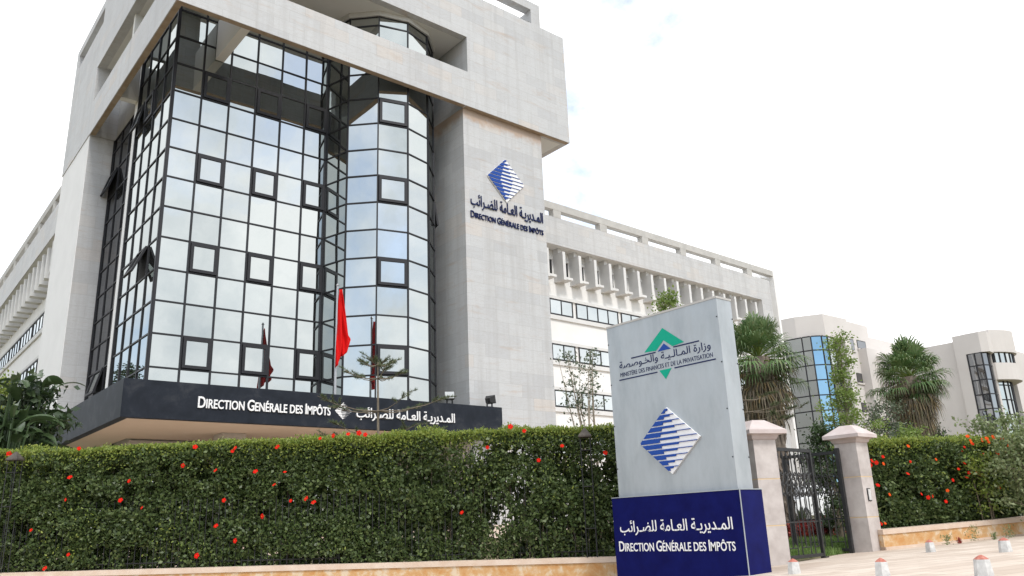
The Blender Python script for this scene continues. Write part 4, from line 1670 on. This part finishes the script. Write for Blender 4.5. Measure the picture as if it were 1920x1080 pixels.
def paddle_plant(name, base, n, hmin, hmax, seed, label):
    rr = random.Random(seed)
    r = empty(name, base)
    tag(r, label, "plant", "paddle leaved plants at the left")
    base = np.array(base, float)
    sb_ = MB()
    for k in range(n):
        lb = MB()
        az = k * 2.399 + rr.uniform(-.4, .4)
        h = rr.uniform(hmin, hmax)
        out = rr.uniform(.1, .6)
        o = np.array([math.cos(az), math.sin(az), 0])
        s0 = base + o * rr.uniform(0, .3)
        s1 = s0 + o * out * .35 + np.array([0, 0, h * .6])
        s2 = s0 + o * out + np.array([0, 0, h])
        sb_.tube([s0, s1, s2], [.05, .04, .022], 5)
        L = rr.uniform(.6, 1.2); W = rr.uniform(.11, .24)
        lift = rr.uniform(.2, 1.3)
        tw = rr.uniform(-.7, .7)
        d0 = unit(o + np.array([0, 0, lift]))
        side = unit(np.cross(d0, [0, 0, 1.0]) + tw * np.array([0, 0, 1.0]))
        cur, d = s2.copy(), d0.copy()
        ns = 9
        prev = None
        for j in range(ns + 1):
            t = j / ns
            wd = W * (math.sin(math.pi * min(1, t * .93 + .07)) ** .6) * (1 - .25 * t)
            up = np.cross(side, d)
            if up[2] < 0: up = -up
            tear = 1 - (.55 * rr.random() if rr.random() < .45 else 0)
            row = [cur - side * wd * tear + up * wd * .35, cur - side * wd * .5 + up * wd * .12, cur, cur + side * wd * .5 + up * wd * .12, cur + side * wd + up * wd * .35]
            if prev is not None:
                n0 = len(lb.v)
                lb.v += [tuple(q) for q in prev] + [tuple(q) for q in row]
                for i in range(4):
                    lb.f.append([n0 + i, n0 + i + 1, n0 + 5 + i + 1, n0 + 5 + i]); lb.m.append(0)
            prev = row
            d = unit(d + np.array([0, 0, -.16]))
            cur = cur + d * L / ns
        lb.v, lb.f = weld(lb.v, lb.f)
        lb.build("leaf_blade", M['banana'], r, True)
    sb_.build("stalks", M['tree_dark'], r)
    return r


for i, (x, y, d, n, h0, h1, lb) in enumerate(((-14, 850, 23.5, 46, 1.4, 4.4, "big dark paddle-leaved plant at the left edge behind the hedge"),
                                              (36, 850, 24.0, 46, 1.2, 4.3, "tall paddle-leaved plant with one upright leaf left of the canopy"),
                                              (44, 850, 25.0, 34, 1.0, 3.3, "smaller paddle-leaved plant touching the canopy's left end"),
                                              (12, 850, 22.5, 40, .9, 3.0, "low paddle-leaved plant nearest the hedge top at the left"))):
    c = at(x, y, d)
    paddle_plant("paddle_plant", (c[0], c[1], gp(c[0], c[1])), n, h0 + 1.2, h1 + 1.3, 60 + i, lb)


c = at(40, 845, 24.6)
tree("dark_shrub", (c[0], c[1], gp(c[0], c[1])), zat(40, 722, 24.6) - gp(c[0], c[1]), 1.7, 44, 3600, .24, M['banana'], "dense dark leafy shrub filling in among the paddle-leaved plants at the left", "bush", trunk_r=.06, crown0=.12, tuft=.3, stems=5, seed=91, profile=lambda t: .9 - .2 * t)


# monkey-puzzle like pines with whorled branches
def whorl_pine(name, base, top_z, whorls, label, seed):
    rr = random.Random(seed)
    r = empty(name, base)
    tag(r, label, "pine tree", "whorled pines behind the hedge")
    base = np.array(base, float)
    tb, P, D = MB(), [], []
    H = top_z - base[2]
    tb.tube([base, base + np.array([.03, 0, H * .5]), base + np.array([0, .02, H])], [.06, .045, .02], 7)
    for z, L, nb, rise in whorls:
        for k in range(nb):
            a = 2 * math.pi * k / nb + rr.uniform(-.3, .3) + z
            o = np.array([math.cos(a), math.sin(a), 0])
            ln = L * rr.uniform(.75, 1.15)
            s = np.array([base[0], base[1], z])
            pts = [s + o * ln * t + np.array([0, 0, rise * ln * (t * t) - .04 * math.sin(t * 3)]) for t in (0, .35, .7, 1.0)]
            tb.tube(pts, [.02, .015, .011, .006], 4)
            # brush of needles toward the tip
            for q in range(rr.randint(4, 6)):
                t = rr.uniform(.55 if ln > .8 else .3, 1.0)
                p = s + o * ln * t + np.array([0, 0, rise * ln * t * t])
                sd = np.array([-o[1], o[0], 0]) * rr.choice((-1, 1)) * rr.uniform(.2, 1) + o * rr.uniform(.5, 1)
                e = p + unit(sd + np.array([0, 0, rr.uniform(.05, .5)])) * rr.uniform(.18, .38)
                tb.tube([p, e], [.01, .006], 4)
                for m_ in range(70):
                    u = rr.random()
                    P.append(p * (1 - u) + e * u)
                    D.append(unit(e - p) * .6 + np.array([rr.gauss(0, .5), rr.gauss(0, .5), rr.gauss(.35, .5)]))
    tb.build("trunk", M['bark'], r)
    P = np.array(P); D = unit(np.array(D))
    n = len(P)
    S = NR.uniform(.05, .11, (n, 1))
    sd = unit(np.cross(D, NR.normal(size=(n, 3))))
    V = np.stack([P - sd * .006, P + sd * .006, P + D * S + sd * .002, P + D * S - sd * .002], 1).reshape(-1, 3)
    numpy_mesh("needles", V, np.arange(4 * n).reshape(n, 4), M['needle'], r)
    return r


c = at(708, 800, 23)
whorl_pine("whorled_pine", (c[0], c[1], gp(c[0], c[1])), zat(706, 672, 23),
           [(zat(706, 678, 23), .55, 6, .25), (zat(706, 705, 23), .95, 5, .22), (zat(708, 770, 23), 1.75, 6, .18), (zat(708, 822, 23), 2.0, 6, .08), (zat(708, 850, 23), 2.0, 6, .05)],
           "small pine with whorled branches standing in front of the canopy lettering", 71)
c = at(1405, 800, 24.5)
whorl_pine("whorled_pine", (c[0], c[1], gp(c[0], c[1])), zat(1405, 740, 24.5),
           [(zat(1405, 772, 24.5), 1.5, 5, .05), (zat(1405, 790, 24.5), 1.2, 5, .03), (zat(1405, 748, 24.5), .7, 4, .2)],
           "pine with level branches half hidden behind the sign and left gate pier", 73)

# ---------------------------------------------------------------- garden behind the gate
LN = 26000
ls = NR.uniform(4.0, 9.5, LN); ld = NR.uniform(.8, 5.0, LN)
lt = fence_t(ls) + ld
gxs, gys = (ls + lt) * .70711, (lt - ls) * .70711
V = np.stack([gxs, gys, ground_z(gxs, gys) - .02], 1)
an = NR.uniform(0, 6.28, LN)
sx = np.stack([np.cos(an), np.sin(an), np.zeros(LN)], 1) * .012
tipv = NR.normal(0, .03, (LN, 3)) + np.array([0, 0, .12])
Vg = np.stack([V - sx, V + sx, V + tipv + sx * .2, V + tipv - sx * .2], 1).reshape(-1, 3)
gr = numpy_mesh("lawn_grass", Vg, np.arange(4 * LN).reshape(LN, 4), leafmat("lawn_blade", [(.11, .20, .04), (.16, .26, .06), (.22, .30, .10)], .35, .6))
tag(gr, "short bright green lawn seen through the gate", "grass", kind='stuff')

n = 9000
c0, c1 = at(1470, 985, 24.0), at(1640, 985, 27.0)
s = NR.uniform(-.1, 1, n)
Pb = c0[None, :] * (1 - s[:, None]) + c1[None, :] * s[:, None] + np.stack([NR.uniform(-.1, .1, n), NR.uniform(-.55, .55, n), np.zeros(n)], 1)
Pb[:, 2] = ground_z(Pb[:, 0], Pb[:, 1]) + NR.uniform(.0, .42, n) * (1 + .3 * vnoise(Pb, 3, 4, 2))
fb_ = leaves("flower_bed", Pb, NR.uniform(.06, .12, n), M['red_leaf'], None, (0, 0, 1), .4, .7)
tag(fb_, "band of low red leaved bedding plants behind the gate", "flower bed", kind='stuff')


def agave(name, base, n, L, seed, label):
    rr = random.Random(seed)
    r = empty(name, base)
    tag(r, label, "plant", "spiky plants behind the gate")
    base = np.array(base, float)
    b = MB()
    for k in range(n):
        az = k * 2.399
        el = math.radians(85 - 80 * k / n)
        d = np.array([math.cos(az) * math.cos(el), math.sin(az) * math.cos(el), math.sin(el)])
        sd = unit(np.cross(d, [0, 0, 1.0])); up = np.cross(sd, d)
        l_ = L * rr.uniform(.8, 1.1)
        pts = [base + d * l_ * t + np.array([0, 0, .25 - .2 * l_ * t * t]) for t in (0, .35, .7, 1)]
        for j, (w0, w1) in enumerate(((.03, .045), (.045, .03), (.03, .004))):
            b.poly([pts[j] - sd * w0, pts[j] + sd * w0, pts[j + 1] + sd * w1, pts[j + 1] - sd * w1])
    b.build("leaves", M['tree_grey'], r)
    b = MB()
    b.tube([base, base + np.array([0, 0, .3])], [.09, .06], 7)
    b.build("stem", M['palm_trunk'], r)


for i, (x, y, d, L, lb) in enumerate(((1552, 965, 24.5, .95, "spiky rosette plant behind the gate beside the dark shrub"), (1500, 968, 25.5, .85, "spiky rosette plant seen through the left gate leaf"))):
    c = at(x, y, d)
    agave("spiky_plant", (c[0], c[1], gp(c[0], c[1])), 46, L, 80 + i, lb)
c = at(1572, 972, 26.5)
z = gp(c[0], c[1])
b = MB()
pr = [(.22, 0), (.30, .1), (.34, .45), (.32, .72), (.28, .75)]
b.rings([[(c[0] + a * math.cos(t * .5236), c[1] + a * math.sin(t * .5236), z + h) for t in range(12)] for a, h in pr])
pt = empty("garden_urn", (c[0], c[1], z))
tag(pt, "pale urn with a yellow top standing behind the gate", "urn")
b.build("vessel", M['terracotta'], pt)
b = MB()
b.rings([[(c[0] + a * math.cos(t * .5236), c[1] + a * math.sin(t * .5236), z + h) for t in range(12)] for a, h in [(.14, .752), (.16, .8), (.15, 1.05), (.05, 1.12)]])
b.build("top", M['yellow'], pt)


def car(name, loc, yaw, paint, label):
    r = empty(name, loc)
    tag(r, label, "car", "cars parked behind the gate")
    u = (math.cos(yaw), math.sin(yaw), 0); v = (-math.sin(yaw), math.cos(yaw), 0)
    b = MB().frame(loc, u, v)
    prof = [(-2.1, .32), (-2.12, .62), (-2.0, .86), (-1.25, .92), (-.55, 1.40), (.75, 1.44), (1.45, .98), (1.95, .92), (2.1, .68), (2.1, .32)]
    def sec(w, inset):
        return [(x, w - (inset if z > 1.0 else 0), z) for x, z in prof]
    a, c = sec(-.84, -.14), sec(.84, .14)
    b.rings([a, c], 0)
    b.build("body", paint, r)
    b = MB().frame(loc, u, v)
    for sgn in (-1, 1):
        w = sgn * .80
        q = [(-.98, w * 1.035, .97), (1.28, w * 1.035, .99), (.70, w * .90, 1.38), (-.50, w * .90, 1.35)]
        b.poly(q if sgn < 0 else q[::-1])
    b.poly([(-1.24, -.7, .945), (-.60, -.62, 1.385), (-.60, .62, 1.385), (-1.24, .7, .945)])
    b.poly([(1.44, -.7, 1.0), (1.44, .7, 1.0), (.80, .62, 1.425), (.80, -.62, 1.425)])
    for f_ in range(len(b.v)):
        p = b.v[f_]
        b.v[f_] = (p[0], p[1], p[2] + .006)
    b.build("windows", M['glass_dark'], r)
    for x in (-1.3, 1.3):
        for sgn in (-1, 1):
            b = MB().frame(loc, u, v)
            b.tube([(x, sgn * .70, .31), (x, sgn * .86, .31)], .31, 16)
            wh = b.build("wheel", M['tyre_and_shade'], r)
            b = MB().frame(loc, u, v)
            b.tube([(x, sgn * .84, .31), (x, sgn * .868, .31)], .19, 12)
            b.build("rim", M['rail'], wh)
    for sgn in (-1, 1):
        b = MB().frame(loc, u, v)
        b.box(-2.13, -2.06, sgn * .62 - .16, sgn * .62 + .16, .64, .78)
        b.build("headlight", M['lampglass'], r)


for x, d, yaw, pn, lb in ((1495, 31, .15, 'carwhite', "white car parked beyond the garden, seen through the left gate leaf"),
                          (1550, 34, .1, 'cargrey', "silver car parked beyond the garden, nearer the right gate pier")):
    c = at(x, 945, d)
    car("parked_car", (float(c[0]), float(c[1]), gp(c[0], c[1])), yaw, M[pn], lb)


# weeds along the foot of the right wall
for i, (x, y, h) in enumerate(((1768, 1022, .22), (1818, 1012, .38), (1790, 1020, .12), (1855, 1010, .13), (1884, 1003, .3))):
    p = at(x, y + 4, 18.9 + (x - 1768) * .006)
    px, py = p[0] - .05, p[1] - .15
    rr = NR
    n = 120
    a = rr.uniform(0, 6.28, n); rad_ = np.abs(rr.normal(0, h * .45, n))
    Pw = np.stack([px + np.cos(a) * rad_, py + np.sin(a) * rad_ * .5, float(street_z(px, py)) + rr.uniform(0, h, n)], 1)
    w_ = leaves("weed", Pw, rr.uniform(.03, .07, n), M['tree_pale'] if i != 2 else M['red_leaf'], None, (0, 0, 1), 1.2, .35, (px, py, float(street_z(px, py))))
    tag(w_, ("low dry weed tuft behind the back-row bollard", "tallest dry weed at the foot of the right wall", "small reddish weed between the bollard and the tall weed",
             "tiny weed right of the tall weed by the wall", "upright weed by the wall near the far right bollard")[i], "weed", "weeds along the right wall")

# ---------------------------------------------------------------- far cream offices
fo = empty("cream_offices", (80.0, 38.0, -1.0))
tag(fo, "far cream office block with blue glazed bays behind the palm", "building")
b = MB()
FZ = -1.2
b.box(82.0, 92.0, 39.2, 60.0, FZ, 17.75)
b.box(77.0, 82.0, 39.2, 60.0, FZ, 18.94)
b.box(81.0, 96.0, 30.7, 39.2, FZ, 15.4)
b.build("main_wall", M['cream'], fo)
b = MB()
b.prism([(70.6, 45.0), (71.3, 41.2), (72.6, 38.9), (76.9, 38.75), (76.99, 39.3), (76.99, 60), (70.6, 60)], 16.75, 18.95)
b.prism([(70.6, 45.0), (71.0, 42.6), (72.6, 43.2), (74.8, 43.4), (76.99, 40.6), (76.99, 60), (70.6, 60)], FZ, 16.75)
b.box(75.9, 76.98, 38.75, 40.6, FZ, 16.75)
b.build("stair_bay", M['cream'], fo)
gA = [(71.05, 42.5), (71.25, 40.7), (71.5, 39.9), (72.25, 39.2), (73.0, 39.0), (74.4, 39.05), (75.88, 39.6)]
zr = [FZ + .5 + 1.46 * k for k in range(12)] + [16.74]
gb1, gb2, mbx = MB(), MB(), MB()
for i, (p, q) in enumerate(zip(gA[:-1], gA[1:])):
    d = np.array([q[0] - p[0], q[1] - p[1], 0]); nr = unit(np.array([d[1], -d[0], 0]))
    gb1 = MB()
    for z0, z1 in zip(zr[:-1], zr[1:]):
        pane(gb1, (p[0], p[1], z0), d, (0, 0, z1 - z0), nr, .01)
    ga = gb1.build("blue_glass" if i in (2, 3) else "bay_glass", M['glass_blue'] if i in (2, 3) else M['glass'], fo)
    L = np.linalg.norm(d); ud = d / L
    mbx.frame((p[0], p[1], 0), tuple(ud), tuple(nr))
    for z in zr:
        mbx.box(.05, L - .05, -.02, .05, z - .05, z + .05)
    mbx.box(-.05, .05, -.03, .07, zr[0], zr[-1])
mbx.build("mullion_grid", M['black_frame'], fo)
# stepped volume and windows on the front
b = MB()
b.box(79.2, 83.1, 38.3, 39.19, 8.9, 16.15)
b.box(79.6, 81.0, 38.6, 39.19, 4.0, 8.9)
b.build("stepped_bay", M['cream'], fo)
for (x0, x1, y, z0, z1) in ((77.6, 78.5, 39.2, 15.9, 17.1), (79.2, 81.0, 39.2, 16.25, 17.15), (83.4, 85.0, 39.2, 15.2, 16.3), (85.6, 87.0, 39.2, 15.2, 16.3),
                            (81.4, 82.9, 38.3, 12.4, 14.3), (78.0, 79.1, 39.2, 12.6, 13.6), (83.5, 85.5, 39.2, 11.6, 12.8), (81.8, 82.8, 38.3, 9.9, 11.4), (83.5, 85.2, 39.2, 8.4, 9.6),
                            (78.0, 79.0, 39.2, 9.6, 10.6), (80.0, 81.0, 39.2, 5.5, 6.6), (83.5, 85.2, 39.2, 5.4, 6.6)):
    m_ = MB()
    m_.box(x0, x1, y - .04, y - .005, z0, z1)
    m_.poly([(x0 + .08, y - .045, z0 + .08), (x1 - .08, y - .045, z0 + .08), (x1 - .08, y - .045, z1 - .08), (x0 + .08, y - .045, z1 - .08)], 1)
    m_.box(x0 - .1, x1 + .1, y - .14, y - .005, z0 - .16, z0 - .003, 2)
    m_.build("window", [M['black_frame'], M['glass_dark'], M['cream']], fo)
# right bay
b = MB()
b.box(80.86, 96.0, 30.65, 30.69, FZ, 15.4)
b.prism([(80.86, 30.64), (80.86, 28.3), (81.3, 27.75), (82.6, 27.9), (83.3, 28.4), (83.3, 30.64)], 14.0, 15.9)
b.prism([(80.86, 30.64), (80.86, 29.65), (81.3, 29.65), (81.3, 30.64)], FZ, 14.0)
b.prism([(82.65, 30.64), (82.65, 28.2), (83.3, 28.4), (83.3, 30.64)], FZ, 14.0)
b.build("corner_bay", M['cream'], fo)
gB = [(80.92, 29.64), (80.92, 29.0), (80.95, 28.4), (81.7, 28.15), (82.64, 28.3)]
zr2 = [FZ + .5 + 1.35 * k for k in range(11)] + [13.99]
gb1, mbx = MB(), MB()
for i, (p, q) in enumerate(zip(gB[:-1], gB[1:])):
    d = np.array([q[0] - p[0], q[1] - p[1], 0]); nr = unit(np.array([d[1], -d[0], 0]))
    for z0, z1 in zip(zr2[:-1], zr2[1:]):
        pane(gb1, (p[0], p[1], z0), d, (0, 0, z1 - z0), nr, .01)
    L = np.linalg.norm(d); ud = d / L
    mbx.frame((p[0], p[1], 0), tuple(ud), tuple(nr))
    for z in zr2:
        mbx.box(.05, L - .05, -.02, .05, z - .045, z + .045)
    mbx.box(-.05, .05, -.03, .07, zr2[0], zr2[-1])
gg = gb1.build("bay_glass", M['glass_dark'], fo)
mbx.build("mullion_grid", M['black_frame'], gg)
# curved end
arc = [(83.3 + 5.7 * t, 28.3 - 1.5 * math.sin(math.pi * (t * .9 + .02)) + .8 * t) for t in np.linspace(0, 1, 12)]
back = [(89.0, 30.64), (83.3, 30.64)]
b = MB()
b.prism(arc + back, 14.25, 16.4)
b.prism(arc + back, 11.6, 13.2)
b.prism([(p[0], p[1] + .35) for p in arc[1:-1]] + [(88.5, 30.6), (83.6, 30.6)], 13.2, 14.25, 1)
b.prism([(p[0], p[1] + 1.0) for p in arc[1:-1]] + [(88.5, 30.6), (83.6, 30.6)], FZ, 11.6, 1)
b.box(83.3, 83.8, 28.45, 30.6, FZ, 11.6)
b.build("curved_end", [M['cream'], M['glass']], fo)
b = MB()
for t in np.linspace(.05, .95, 9):
    x = 83.3 + 5.7 * t
    y = 28.3 - 1.5 * math.sin(math.pi * (t * .9 + .02)) + .8 * t
    b.box(x - .06, x + .06, y + .28, y + .38, 13.2, 14.25)
    b.box(x - .05, x + .05, y + .93, y + 1.05, FZ, 11.6)
for z in np.arange(0, 11.5, 1.4):
    b.tube([(p[0], p[1] + .97, z) for p in arc[1:-1]], .05, 4)
b.build("mullion_grid", M['black_frame'], fo)
b = MB()
b.box(89.05, 96.0, 28.6, 30.6, FZ, 15.2)
b.build("end_block", M['cream'], fo)
